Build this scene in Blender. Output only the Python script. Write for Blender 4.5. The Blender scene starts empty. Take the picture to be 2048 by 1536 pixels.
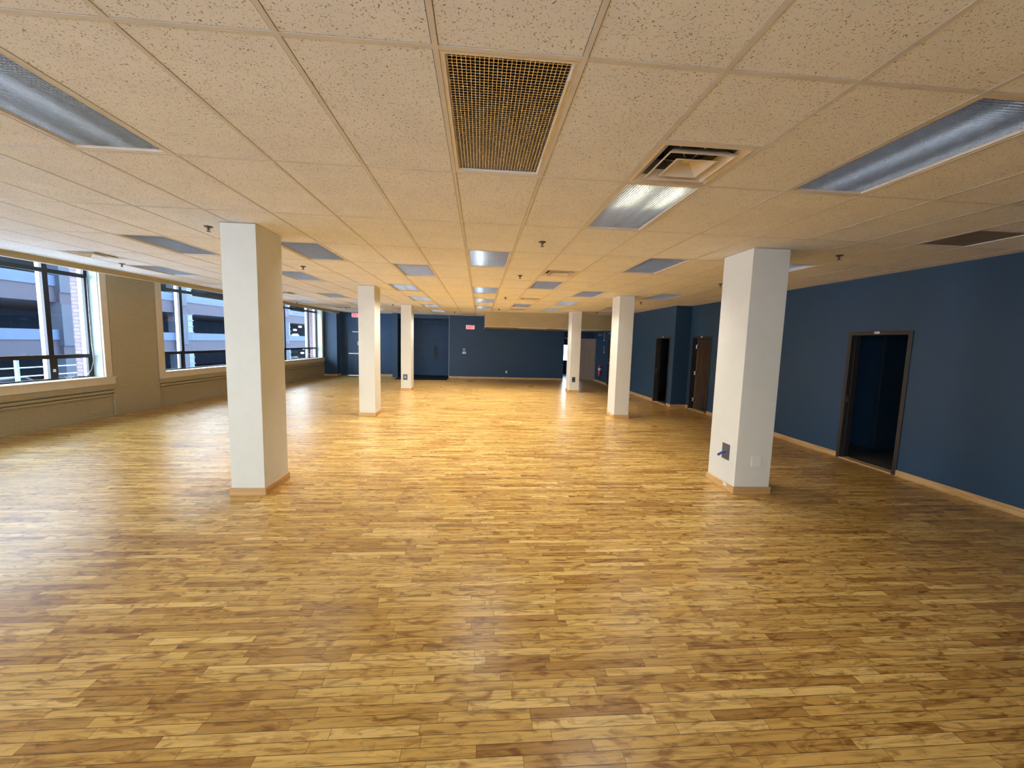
import bpy, bmesh, math, random
from mathutils import Matrix, Vector

random.seed(7)
PI = math.pi
C = bpy.context.scene.collection
T = 0.6096                      # ceiling module
X0, Y0 = -0.2007, 1.788         # ceiling grid origin
H = 2.963                       # ceiling height
CAM_Z = 1.798
XR = 6.106                      # right wall
XB = 5.64                       # boxed-out part of the right wall
YB = 11.545                     # where the box-out starts
YW = 19.62                      # far wall
YK = 20.0                       # brick part of the far wall
YN = -4.0                       # wall behind the camera
TOPZ = 3.7
TH = math.atan(0.056)           # window wall is slightly askew
W0 = Vector((-7.87, 7.25, 0))

# ------------------------------------------------------------------ materials
def new_mat(name):
    m = bpy.data.materials.new(name); m.use_nodes = True
    nt = m.node_tree; nt.nodes.clear()
    out = nt.nodes.new('ShaderNodeOutputMaterial')
    bs = nt.nodes.new('ShaderNodeBsdfPrincipled')
    nt.links.new(bs.outputs[0], out.inputs[0])
    return m, nt, bs, out

def N(nt, typ, **kw):
    n = nt.nodes.new(typ)
    for k, v in kw.items():
        if k.startswith('i_'):
            key = k[2:]
            key = int(key) if key.isdigit() else key.replace('_', ' ')
            n.inputs[key].default_value = v
        else:
            setattr(n, k, v)
    return n

def lk(nt, a, b): nt.links.new(a, b)

def math_n(nt, op, a, b=None, c=None):
    n = nt.nodes.new('ShaderNodeMath'); n.operation = op
    for i, v in enumerate((a, b, c)):
        if v is None: continue
        if isinstance(v, (int, float)): n.inputs[i].default_value = v
        else: nt.links.new(v, n.inputs[i])
    return n.outputs[0]

def ramp(nt, fac, stops, interp='LINEAR'):
    n = nt.nodes.new('ShaderNodeValToRGB'); n.color_ramp.interpolation = interp
    el = n.color_ramp.elements
    while len(el) > 1: el.remove(el[-1])
    el[0].position = stops[0][0]; el[0].color = (*stops[0][1], 1)
    for p, c in stops[1:]:
        e = el.new(p); e.color = (*c, 1)
    nt.links.new(fac, n.inputs[0])
    return n.outputs[0]

def mix(nt, fac, a, b, mode='MIX'):
    n = nt.nodes.new('ShaderNodeMix'); n.data_type = 'RGBA'; n.blend_type = mode
    for i, v in ((0, fac), (6, a), (7, b)):
        if isinstance(v, (int, float)): n.inputs[i].default_value = v
        elif isinstance(v, tuple): n.inputs[i].default_value = (*v, 1)
        else: nt.links.new(v, n.inputs[i])
    return n.outputs[2]

def coords(nt, scale=(1, 1, 1), kind='Object'):
    tc = nt.nodes.new('ShaderNodeTexCoord'); mp = nt.nodes.new('ShaderNodeMapping')
    mp.inputs['Scale'].default_value = scale
    nt.links.new(tc.outputs[kind], mp.inputs[0])
    return mp.outputs[0]

def bump(nt, bs, h, strength=0.2, dist=0.01):
    b = nt.nodes.new('ShaderNodeBump'); b.inputs['Strength'].default_value = strength
    b.inputs['Distance'].default_value = dist
    nt.links.new(h, b.inputs['Height']); nt.links.new(b.outputs[0], bs.inputs['Normal'])

def simple(name, col, rough=0.5, metal=0.0, var=0.06, nscale=8.0, bmp=0.0, bscale=200.0, spec=None):
    m, nt, bs, out = new_mat(name)
    co = coords(nt)
    no = N(nt, 'ShaderNodeTexNoise', i_Scale=nscale, i_Detail=3.0); lk(nt, co, no.inputs['Vector'])
    lo = tuple(max(0, c * (1 - var)) for c in col); hi = tuple(min(1, c * (1 + var)) for c in col)
    lk(nt, ramp(nt, no.outputs[0], [(0.3, lo), (0.7, hi)]), bs.inputs['Base Color'])
    bs.inputs['Roughness'].default_value = rough; bs.inputs['Metallic'].default_value = metal
    if spec is not None: bs.inputs['Specular IOR Level'].default_value = spec
    if bmp:
        n2 = N(nt, 'ShaderNodeTexNoise', i_Scale=bscale, i_Detail=2.0); lk(nt, co, n2.inputs['Vector'])
        bump(nt, bs, n2.outputs[0], bmp, 0.002)
    return m

def emit(name, col, strength):
    m, nt, bs, out = new_mat(name)
    bs.inputs['Base Color'].default_value = (*col, 1)
    bs.inputs['Emission Color'].default_value = (*col, 1)
    bs.inputs['Emission Strength'].default_value = strength
    return m

def brick_paint(name, col, axes='yz', bw=0.2, bh=0.067, mortar=0.008, strength=0.5, var=0.08, rough=0.6, mcol=None):
    """painted brick: the courses show as relief (and as joints when mcol is given)"""
    m, nt, bs, out = new_mat(name)
    tc = nt.nodes.new('ShaderNodeTexCoord'); sp = nt.nodes.new('ShaderNodeSeparateXYZ'); cb = nt.nodes.new('ShaderNodeCombineXYZ')
    lk(nt, tc.outputs['Object'], sp.inputs[0])
    lk(nt, sp.outputs['xyz'.index(axes[0])], cb.inputs[0]); lk(nt, sp.outputs['xyz'.index(axes[1])], cb.inputs[1])
    b = N(nt, 'ShaderNodeTexBrick', i_Scale=1.0, i_Mortar_Size=mortar, i_Mortar_Smooth=0.4, i_Brick_Width=bw, i_Row_Height=bh)
    b.inputs['Color1'].default_value = (*[c * (1 + var) for c in col], 1)
    b.inputs['Color2'].default_value = (*[c * (1 - var) for c in col], 1)
    b.inputs['Mortar'].default_value = (*(mcol or [c * 0.8 for c in col]), 1)
    lk(nt, cb.outputs[0], b.inputs['Vector'])
    no = N(nt, 'ShaderNodeTexNoise', i_Scale=25.0, i_Detail=4.0); lk(nt, tc.outputs['Object'], no.inputs['Vector'])
    col_o = mix(nt, 0.15, b.outputs[0], no.outputs[0], 'OVERLAY')
    lk(nt, col_o, bs.inputs['Base Color'])
    hgt = math_n(nt, 'ADD', math_n(nt, 'SUBTRACT', 1.0, b.outputs[1]), math_n(nt, 'MULTIPLY', no.outputs[0], 0.6))
    bump(nt, bs, hgt, strength, 0.006)
    bs.inputs['Roughness'].default_value = rough
    return m

def make_floor_mat():
    m, nt, bs, out = new_mat('maple_strip_floor')
    tc = nt.nodes.new('ShaderNodeTexCoord'); sp = nt.nodes.new('ShaderNodeSeparateXYZ')
    lk(nt, tc.outputs['Object'], sp.inputs[0])
    x, y = sp.outputs[0], sp.outputs[1]
    ys = math_n(nt, 'DIVIDE', y, 0.0571)
    row = math_n(nt, 'FLOOR', ys)
    fy = math_n(nt, 'FRACT', ys)
    wn = N(nt, 'ShaderNodeTexWhiteNoise', noise_dimensions='1D'); lk(nt, row, wn.inputs['W'])
    w = math_n(nt, 'ADD', math_n(nt, 'DIVIDE', x, 0.52), math_n(nt, 'MULTIPLY', row, 37.31))
    w = math_n(nt, 'ADD', w, math_n(nt, 'MULTIPLY', wn.outputs[0], 5.0))
    vo = N(nt, 'ShaderNodeTexVoronoi', voronoi_dimensions='1D', feature='F1', i_Scale=1.0, i_Randomness=0.9); lk(nt, w, vo.inputs['W'])
    ve = N(nt, 'ShaderNodeTexVoronoi', voronoi_dimensions='1D', feature='DISTANCE_TO_EDGE', i_Scale=1.0, i_Randomness=0.9); lk(nt, w, ve.inputs['W'])
    sc = nt.nodes.new('ShaderNodeSeparateColor'); lk(nt, vo.outputs['Color'], sc.inputs[0])
    r1, r2, r3 = sc.outputs[0], sc.outputs[1], sc.outputs[2]
    # board-by-board tone
    tone = ramp(nt, r1, [(0.0, (0.41, 0.210, 0.048)), (0.14, (0.52, 0.292, 0.072)), (0.45, (0.62, 0.376, 0.100)),
                         (0.8, (0.69, 0.436, 0.126)), (1.0, (0.80, 0.545, 0.190))])
    # grain vector, shifted per board
    cb = nt.nodes.new('ShaderNodeCombineXYZ')
    lk(nt, math_n(nt, 'ADD', math_n(nt, 'MULTIPLY', x, 3.2), math_n(nt, 'MULTIPLY', r2, 60.0)), cb.inputs[0])
    lk(nt, math_n(nt, 'ADD', math_n(nt, 'MULTIPLY', y, 42.0), math_n(nt, 'MULTIPLY', r3, 40.0)), cb.inputs[1])
    g = N(nt, 'ShaderNodeTexNoise', i_Scale=1.0, i_Detail=5.0, i_Roughness=0.65, i_Distortion=0.9); lk(nt, cb.outputs[0], g.inputs['Vector'])
    grain = ramp(nt, g.outputs[0], [(0.24, (0.34, 0.26, 0.19)), (0.38, (0.70, 0.64, 0.56)), (0.50, (1.0, 1.0, 1.0)), (0.75, (1.18, 1.17, 1.12))])
    col = mix(nt, 0.95, tone, grain, 'MULTIPLY')
    # wide smoky heartwood blotches
    cb2 = nt.nodes.new('ShaderNodeCombineXYZ')
    lk(nt, math_n(nt, 'ADD', math_n(nt, 'MULTIPLY', x, 5.0), math_n(nt, 'MULTIPLY', r3, 90.0)), cb2.inputs[0])
    lk(nt, math_n(nt, 'ADD', math_n(nt, 'MULTIPLY', y, 14.0), math_n(nt, 'MULTIPLY', r2, 50.0)), cb2.inputs[1])
    k = N(nt, 'ShaderNodeTexNoise', i_Scale=1.0, i_Detail=3.0, i_Roughness=0.55, i_Distortion=1.6); lk(nt, cb2.outputs[0], k.inputs['Vector'])
    kf = ramp(nt, k.outputs[0], [(0.50, (0, 0, 0)), (0.68, (1, 1, 1))])
    col = mix(nt, kf, col, mix(nt, 1.0, col, (0.52, 0.39, 0.28), 'MULTIPLY'))
    # small knots
    cb3 = nt.nodes.new('ShaderNodeCombineXYZ')
    lk(nt, math_n(nt, 'MULTIPLY', x, 3.4), cb3.inputs[0]); lk(nt, math_n(nt, 'MULTIPLY', y, 8.5), cb3.inputs[1])
    vk = N(nt, 'ShaderNodeTexVoronoi', i_Scale=0.6, i_Randomness=1.0); lk(nt, cb3.outputs[0], vk.inputs['Vector'])
    kn = ramp(nt, vk.outputs['Distance'], [(0.008, (0.8, 0.8, 0.8)), (0.026, (0, 0, 0))])
    col = mix(nt, kn, col, (0.10, 0.055, 0.022))
    # seams
    ed = math_n(nt, 'MINIMUM', fy, math_n(nt, 'SUBTRACT', 1.0, fy))
    s1 = math_n(nt, 'LESS_THAN', ed, 0.027)
    s2 = math_n(nt, 'LESS_THAN', ve.outputs['Distance'], 0.0022)
    seam = math_n(nt, 'MAXIMUM', math_n(nt, 'MULTIPLY', s1, 0.85), math_n(nt, 'MULTIPLY', s2, 0.8))
    col = mix(nt, seam, col, (0.06, 0.030, 0.012))
    lk(nt, col, bs.inputs['Base Color'])
    rr = N(nt, 'ShaderNodeTexNoise', i_Scale=1.3, i_Detail=3.0); lk(nt, tc.outputs['Object'], rr.inputs['Vector'])
    lk(nt, math_n(nt, 'ADD', 0.22, math_n(nt, 'MULTIPLY', rr.outputs[0], 0.16)), bs.inputs['Roughness'])
    # every board sits at a slightly different height and is faintly cupped
    h = math_n(nt, 'ADD', math_n(nt, 'MULTIPLY', r2, 0.5), math_n(nt, 'MULTIPLY', math_n(nt, 'MINIMUM', ed, 0.1), 6.0))
    h = math_n(nt, 'ADD', h, math_n(nt, 'MULTIPLY', g.outputs[0], 0.25))
    bump(nt, bs, h, 0.22, 0.0012)
    bs.inputs['Specular IOR Level'].default_value = 0.5
    return m

def make_tile_mat():
    m, nt, bs, out = new_mat('fissured_ceiling_tile')
    co = coords(nt)
    nd = N(nt, 'ShaderNodeTexNoise', i_Scale=45.0, i_Detail=2.0); lk(nt, co, nd.inputs['Vector'])
    mp = mix(nt, 0.035, co, nd.outputs['Color'], 'ADD')
    base = (0.82, 0.825, 0.82)
    n1 = N(nt, 'ShaderNodeTexNoise', i_Scale=3.0, i_Detail=3.0); lk(nt, co, n1.inputs['Vector'])
    col = ramp(nt, n1.outputs[0], [(0.35, tuple(c * 0.97 for c in base)), (0.65, tuple(c * 1.03 for c in base))])
    hs = None
    for sc_, th_, r_ in ((62.0, 0.23, 0.45), (105.0, 0.24, 0.35)):
        v = N(nt, 'ShaderNodeTexVoronoi', i_Scale=sc_, i_Randomness=1.0); lk(nt, mp, v.inputs['Vector'])
        s = nt.nodes.new('ShaderNodeSeparateColor'); lk(nt, v.outputs['Color'], s.inputs[0])
        on = math_n(nt, 'GREATER_THAN', s.outputs[0], r_)
        spot = math_n(nt, 'MULTIPLY', math_n(nt, 'LESS_THAN', v.outputs['Distance'], th_), on)
        col = mix(nt, math_n(nt, 'MULTIPLY', spot, 0.75), col, (0.20, 0.145, 0.10))
        hs = spot if hs is None else math_n(nt, 'MAXIMUM', hs, spot)
    n3 = N(nt, 'ShaderNodeTexNoise', i_Scale=260.0, i_Detail=2.0); lk(nt, co, n3.inputs['Vector'])
    bump(nt, bs, math_n(nt, 'ADD', math_n(nt, 'SUBTRACT', 1.0, hs), math_n(nt, 'MULTIPLY', n3.outputs[0], 0.4)), 0.35, 0.002)
    lk(nt, col, bs.inputs['Base Color']); bs.inputs['Roughness'].default_value = 0.9
    bs.inputs['Specular IOR Level'].default_value = 0.2
    return m

def make_wood(name, cols, axis='x', scale=1.0, rough=0.45, stretch=14.0):
    m, nt, bs, out = new_mat(name)
    s = {'x': (1.5, stretch * 2, stretch * 2), 'z': (stretch * 2, stretch * 2, 1.5), 'y': (stretch * 2, 1.5, stretch * 2)}[axis]
    co = coords(nt, tuple(v * scale for v in s))
    g = N(nt, 'ShaderNodeTexNoise', i_Scale=1.0, i_Detail=5.0, i_Roughness=0.6, i_Distortion=0.6); lk(nt, co, g.inputs['Vector'])
    lk(nt, ramp(nt, g.outputs[0], [(0.28, cols[0]), (0.5, cols[1]), (0.72, cols[2])]), bs.inputs['Base Color'])
    bs.inputs['Roughness'].default_value = rough
    bump(nt, bs, g.outputs[0], 0.08, 0.001)
    return m

M = {}
M['floor'] = make_floor_mat()
M['tile'] = make_tile_mat()
M['tbar'] = simple('painted_ceiling_rail', (0.67, 0.64, 0.59), 0.45)
M['navy'] = simple('navy_wall_paint', (0.0175, 0.056, 0.115), 0.55, var=0.05, nscale=2.0, bmp=0.15, bscale=160)
M['navybrick'] = brick_paint('navy_painted_brick', (0.0175, 0.060, 0.135), 'xz', strength=0.9, var=0.1)
M['tan'] = brick_paint('tan_painted_brick', (0.40, 0.33, 0.20), 'yz', strength=0.22, var=0.02, mcol=(0.385, 0.315, 0.19))
M['tanplain'] = simple('tan_wall_paint', (0.42, 0.35, 0.20), 0.7, var=0.04, nscale=3, bmp=0.1)
M['cream'] = simple('cream_window_trim', (0.66, 0.56, 0.41), 0.5, var=0.03)
M['white'] = simple('white_gloss_paint', (0.52, 0.63, 0.66), 0.4, var=0.02)
M['column'] = simple('textured_column_paint', (0.69, 0.69, 0.62), 0.7, var=0.02, nscale=6, bmp=0.5, bscale=110)
M['plateplain'] = simple('painted_blank_plate', (0.74, 0.74, 0.68), 0.45, var=0.01)
M['oak'] = make_wood('oak_trim', ((0.42, 0.23, 0.085), (0.60, 0.37, 0.16), (0.70, 0.46, 0.22)), 'y')
M['oakx'] = make_wood('oak_trim_cross', ((0.42, 0.23, 0.085), (0.60, 0.37, 0.16), (0.70, 0.46, 0.22)), 'x')
M['black'] = simple('black_aluminium', (0.010, 0.012, 0.018), 0.35, var=0.1)
M['extframe'] = simple('white_exterior_cladding', (0.85, 0.88, 0.88), 0.4, var=0.02)
M['darkframe'] = simple('dark_bronze_door_frame', (0.030, 0.026, 0.026), 0.4, var=0.1)
M['walnut'] = make_wood('walnut_door_veneer', ((0.125, 0.075, 0.05), (0.175, 0.11, 0.075), (0.22, 0.145, 0.10)), 'z')
M['walnut2'] = make_wood('brown_door_veneer', ((0.15, 0.10, 0.07), (0.20, 0.14, 0.10), (0.25, 0.175, 0.125)), 'z')
M['chrome'] = simple('brushed_steel', (0.72, 0.72, 0.72), 0.28, metal=1.0, var=0.04, nscale=40)
M['louver'] = simple('silver_louver', (0.74, 0.76, 0.79), 0.33, metal=1.0, var=0.05, nscale=30)
M['louverin'] = simple('lamp_housing_white', (0.62, 0.63, 0.65), 0.4, var=0.05)
M['troffer'] = simple('troffer_frame_paint', (0.70, 0.63, 0.52), 0.35, var=0.02)
M['brownin'] = simple('housing_floor_reflection', (0.055, 0.038, 0.022), 0.5, var=0.1)  # brown of the floor mirrored in the fixture, put into the colour
M['goldlouver'] = simple('champagne_louver', (0.76, 0.70, 0.60), 0.3, metal=1.0, var=0.05)
M['tube'] = emit('tube_added_glow_dim', (0.80, 0.90, 1.0), 0.9)  # glow added to the tubes, stands for window light caught by the louvers
M['tubewarm'] = emit('fluorescent_tube_warm_end', (1.0, 0.93, 0.66), 5.5)
M['tubeblue'] = emit('tube_added_glow_blue', (0.70, 0.88, 1.0), 8.0)  # added glow imitating the bright left half of the centre louvers
M['tubebright'] = emit('tube_added_glow_bright', (0.88, 0.95, 1.0), 4.0)  # added glow that makes the far louvers look pale
M['diffuser'] = simple('beige_diffuser_paint', (0.68, 0.61, 0.51), 0.4, var=0.04, nscale=14)
M['duct'] = simple('galvanised_duct', (0.15, 0.145, 0.135), 0.5, metal=0.2, var=0.3, nscale=20)
M['ductdark'] = simple('duct_void', (0.012, 0.011, 0.010), 0.9)
M['grille'] = simple('perforated_return_grille', (0.21, 0.18, 0.15), 0.6, var=0.15, nscale=5)
M['brass'] = simple('aged_sprinkler_brass', (0.10, 0.085, 0.06), 0.45, metal=0.6)
M['plate'] = simple('grey_steel_plate', (0.10, 0.11, 0.13), 0.4, metal=0.3)
M['plastic'] = simple('white_plastic', (0.80, 0.82, 0.84), 0.35, var=0.02)
M['greyplastic'] = simple('grey_plastic', (0.42, 0.46, 0.52), 0.4, var=0.02)
M['blueplastic'] = simple('blue_cable_plastic', (0.03, 0.07, 0.42), 0.4)
M['darkplastic'] = simple('dark_display', (0.01, 0.012, 0.02), 0.2)
M['red'] = simple('extinguisher_red', (0.50, 0.02, 0.035), 0.3)
M['exitface'] = emit('exit_sign_face', (1.0, 0.30, 0.34), 0.55)
M['exitred'] = emit('exit_sign_letters', (0.85, 0.02, 0.05), 0.55)
M['sticker'] = simple('white_sticker', (0.85, 0.86, 0.88), 0.5)
M['ink'] = simple('sticker_ink', (0.05, 0.06, 0.08), 0.6)
M['rubber'] = simple('black_rubber_mat', (0.006, 0.007, 0.010), 0.85, spec=0.2)
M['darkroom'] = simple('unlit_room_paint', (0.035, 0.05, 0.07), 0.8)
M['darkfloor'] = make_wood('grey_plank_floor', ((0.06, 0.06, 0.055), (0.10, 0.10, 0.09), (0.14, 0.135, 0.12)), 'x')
M['bluefloor'] = simple('blue_grey_hall_floor', (0.10, 0.17, 0.30), 0.25)
M['threshold'] = simple('bright_threshold', (0.62, 0.42, 0.22), 0.35)
# outside
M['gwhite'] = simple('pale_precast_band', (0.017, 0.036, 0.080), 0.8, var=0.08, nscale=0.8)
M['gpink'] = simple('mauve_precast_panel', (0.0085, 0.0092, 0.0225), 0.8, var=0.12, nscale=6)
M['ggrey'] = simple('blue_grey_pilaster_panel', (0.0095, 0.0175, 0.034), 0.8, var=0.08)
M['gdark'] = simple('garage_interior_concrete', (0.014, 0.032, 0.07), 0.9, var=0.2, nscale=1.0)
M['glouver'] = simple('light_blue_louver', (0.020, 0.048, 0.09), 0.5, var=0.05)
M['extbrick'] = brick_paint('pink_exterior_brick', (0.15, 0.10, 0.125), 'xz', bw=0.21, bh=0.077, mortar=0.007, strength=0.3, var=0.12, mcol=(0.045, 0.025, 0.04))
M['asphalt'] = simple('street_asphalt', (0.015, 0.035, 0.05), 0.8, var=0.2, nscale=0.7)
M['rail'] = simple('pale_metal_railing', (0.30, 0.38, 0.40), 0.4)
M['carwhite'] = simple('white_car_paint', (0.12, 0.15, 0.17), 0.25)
M['carglass'] = simple('car_glass', (0.02, 0.03, 0.05), 0.1)
M['garagelamp'] = emit('garage_lamp_glow', (1.0, 0.93, 0.80), 6.0)
M['bounceroof'] = simple('pale_bounce_roof', (0.75, 0.78, 0.84), 0.8)

def make_glass():
    m, nt, bs, out = new_mat('window_glass')
    nt.nodes.remove(bs)
    tr = nt.nodes.new('ShaderNodeBsdfTransparent'); tr.inputs[0].default_value = (0.86, 0.93, 0.97, 1)
    gl = nt.nodes.new('ShaderNodeBsdfGlossy'); gl.inputs['Roughness'].default_value = 0.02
    gl.inputs[0].default_value = (0.9, 0.95, 1, 1)
    lw = nt.nodes.new('ShaderNodeLayerWeight'); lw.inputs[0].default_value = 0.5
    fac = math_n(nt, 'ADD', 0.04, math_n(nt, 'MULTIPLY', math_n(nt, 'POWER', lw.outputs['Facing'], 5.0), 0.8))
    mx = nt.nodes.new('ShaderNodeMixShader')
    lk(nt, fac, mx.inputs[0]); lk(nt, tr.outputs[0], mx.inputs[1]); lk(nt, gl.outputs[0], mx.inputs[2])
    lk(nt, mx.outputs[0], out.inputs[0])
    return m
M['glass'] = make_glass()

# ------------------------------------------------------------------ mesh helpers
def BM(): return bmesh.new()

def bx(bm, x0, x1, y0, y1, z0, z1, bev=0.0):
    vs = [bm.verts.new(p) for p in ((x0, y0, z0), (x1, y0, z0), (x1, y1, z0), (x0, y1, z0), (x0, y0, z1), (x1, y0, z1), (x1, y1, z1), (x0, y1, z1))]
    fs = [bm.faces.new([vs[i] for i in f]) for f in ((3, 2, 1, 0), (4, 5, 6, 7), (0, 1, 5, 4), (1, 2, 6, 5), (2, 3, 7, 6), (3, 0, 4, 7))]
    if bev:
        es = list({e for f in fs for e in f.edges})
        bmesh.ops.bevel(bm, geom=es, offset=bev, segments=2, affect='EDGES', profile=0.6)

def quad(bm, *pts):
    return bm.faces.new([bm.verts.new(p) for p in pts])

def tube(bm, pts, r, seg=10, cap=True):
    pts = [Vector(p) for p in pts]; rings = []
    for i, p in enumerate(pts):
        d = (pts[min(i + 1, len(pts) - 1)] - pts[max(i - 1, 0)]).normalized()
        a = Vector((0, 0, 1)) if abs(d.z) < 0.9 else Vector((1, 0, 0))
        u = d.cross(a).normalized(); v = d.cross(u).normalized()
        rr = r[i] if isinstance(r, (list, tuple)) else r
        rings.append([bm.verts.new(p + u * rr * math.cos(2 * PI * k / seg) + v * rr * math.sin(2 * PI * k / seg)) for k in range(seg)])
    for a, b in zip(rings, rings[1:]):
        for k in range(seg):
            bm.faces.new((a[k], a[(k + 1) % seg], b[(k + 1) % seg], b[k]))
    if cap:
        bm.faces.new(rings[0][::-1]); bm.faces.new(rings[-1])

def lathe(bm, prof, seg=20, c=(0, 0, 0)):
    rings = []
    for r, z in prof:
        rings.append([bm.verts.new((c[0] + r * math.cos(2 * PI * k / seg), c[1] + r * math.sin(2 * PI * k / seg), c[2] + z)) for k in range(seg)])
    for a, b in zip(rings, rings[1:]):
        for k in range(seg):
            bm.faces.new((a[k], a[(k + 1) % seg], b[(k + 1) % seg], b[k]))
    bm.faces.new(rings[0][::-1]); bm.faces.new(rings[-1])

def frame_ring(bm, o, i, zo0, zi0):
    """flat or sloped square ring: o/i = (x0,x1,y0,y1) at heights zo0 / zi0"""
    po = [(o[0], o[2], zo0), (o[1], o[2], zo0), (o[1], o[3], zo0), (o[0], o[3], zo0)]
    pi_ = [(i[0], i[2], zi0), (i[1], i[2], zi0), (i[1], i[3], zi0), (i[0], i[3], zi0)]
    vo = [bm.verts.new(p) for p in po]; vi = [bm.verts.new(p) for p in pi_]
    for k in range(4):
        bm.faces.new((vo[k], vi[k], vi[(k + 1) % 4], vo[(k + 1) % 4]))

def obj(name, bm, mat, parent=None, smooth=False, fix=True):
    me = bpy.data.meshes.new(name)
    if fix: bmesh.ops.recalc_face_normals(bm, faces=bm.faces)
    bm.to_mesh(me); bm.free()
    for m in (mat if isinstance(mat, (list, tuple)) else [mat]): me.materials.append(M[m] if isinstance(m, str) else m)
    if smooth:
        for p in me.polygons: p.use_smooth = True
    o = bpy.data.objects.new(name, me); C.objects.link(o)
    if parent is not None: o.parent = parent
    return o

def tag(o, label=None, cat=None, group=None, kind=None):
    if label: o['label'] = label
    if cat: o['category'] = cat
    if group: o['group'] = group
    if kind: o['kind'] = kind
    return o

def empty(name, loc=(0, 0, 0), rz=0.0):
    o = bpy.data.objects.new(name, None); C.objects.link(o)
    o.location = loc; o.rotation_euler = (0, 0, rz); o.empty_display_size = 0.1
    return o

def structure(name, bm, mat, label, cat, leftwall=False, **k):
    o = obj(name, bm, mat, **k)
    tag(o, label, cat, kind='structure')
    if leftwall: o.location = W0; o.rotation_euler = (0, 0, -TH)
    return o

def copy_tree(o, parent=None):
    c = o.copy(); C.objects.link(c)
    if parent is not None: c.parent = parent
    for ch in list(o.children): copy_tree(ch, c)
    return c

def wp(s, off, z=0.0):
    return Vector((W0.x + math.sin(TH) * s + math.cos(TH) * off, W0.y + math.cos(TH) * s - math.sin(TH) * off, z))

# ------------------------------------------------------------------ floor
bm = BM()
quad(bm, (-9.2, YN - 0.3, 0), (XR + 0.02, YN - 0.3, 0), (XR + 0.02, YB, 0), (-9.2, YB, 0))
quad(bm, (-9.2, YB, 0), (XB + 0.5, YB, 0), (XB + 0.5, YK + 0.15, 0), (-9.2, YK + 0.15, 0))
structure('floor', bm, 'floor', 'glossy maple strip floor with boards running left to right', 'floor')

# ------------------------------------------------------------------ ceiling fixtures layout
LIGHTS = {  # (col, row): label
    (0, 0): 'nearest ceiling light, top centre, dark honeycomb louver in a beige frame',
    (-4, 0): 'silver louvered ceiling light cut by the left edge of the picture',
    (4, 0): 'long silver louvered ceiling light in the upper right corner',
    (2, 1): 'glowing ceiling light directly beyond the nearest square air diffuser',
    (7, 0): 'ceiling light of which only a sliver shows at the right picture edge',
    (-7, 3): 'grey ceiling light left of the nearest left column top',
    (-4, 3): 'dark grey ceiling light touching the right side of the nearest left column',
    (0, 3): 'ceiling light with bright blue left half, in line beyond the dark honeycomb light',
    (4, 3): 'grey ceiling light just left of the nearest right column top',
    (7, 3): 'pale ceiling light peeking out right of the nearest right column',
    (-2, 4): 'grey ceiling light one step farther and left of the half blue one',
    (-10, 5): 'long grey ceiling light close above the brick pier by the windows',
    (-6, 5): 'pale grey ceiling light behind the left column beside a sprinkler',
    (2, 5): 'blue grey ceiling light just beyond the far centre air diffuser',
    (-3, 6): 'half white ceiling light right of the second left column top',
    (0, 6): 'second light in the centre row beyond the half blue one',
    (4, 6): 'blue ceiling light left of the second right column top',
    (7, 6): 'flat blue ceiling light above the boxed-out navy wall corner',
    (-8, 6): 'ceiling light showing only a white end behind the nearest left column',
    (-3, 8): 'bright ceiling light before the third left column, brightest of its row',
    (0, 8): 'third light in the centre row, smaller and fully pale',
    (4, 8): 'white ceiling light seen between the second and third right columns, nearer one',
    (-7, 8): 'pale blue ceiling light left of the second left column, nearer one',
    (2, 9): 'small grey ceiling light between the two farthest centre diffusers',
    (7, 9): 'faint ceiling light just left of the second right column top',
    (-3, 10): 'ceiling light with one white streak, second last of the left centre row',
    (0, 10): 'last and smallest light of the centre row before the navy wall',
    (4, 10): 'white ceiling light just above the tan soffit left of the third column',
    (-7, 10): 'white ceiling light touching the second left column, farther one',
    (-10, 10): 'very faint ceiling light close above the farthest window',
    (-3, 12): 'last ceiling light of the left centre row, two white patches',
    (-5, 12): 'white ceiling light just above the recessed navy fire door',
    (-7, 12): 'thin white ceiling light right of the second left column near the far wall',
}
DIFFUSERS = {  # (col, y in rows)
    (2, 0.5): 'nearest square air diffuser with nested cones, right of top centre',
    (2, 4.0): 'air diffuser in the middle distance of the centre right ceiling',
    (2, 7.5): 'air diffuser second from the far end of the centre right row',
    (2, 10.5): 'farthest small air diffuser above the left end of the soffit',
    (-10, 4.0): 'air diffuser with dark slots above the nearest window',
    (-9, 8.0): 'dark air diffuser seen right behind the nearest left column',
    (-9, 12.0): 'dark air diffuser near the farthest window and the bright blue pilaster',
    (-1, 13.5): 'flat dark air diffuser on the ceiling edge above the exit sign',
}
GRILLE = (8, 1.5)

def edge_x(y):      # ceiling edge on the window side
    return -7.15 + 0.056 * (y - 6.84)

def clip(poly, f):
    out = []
    for i in range(len(poly)):
        a, b = poly[i], poly[(i + 1) % len(poly)]
        fa, fb = f(a), f(b)
        if fa >= 0: out.append(a)
        if (fa >= 0) != (fb >= 0):
            t = fa / (fa - fb); out.append((a[0] + (b[0] - a[0]) * t, a[1] + (b[1] - a[1]) * t))
    return out

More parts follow.
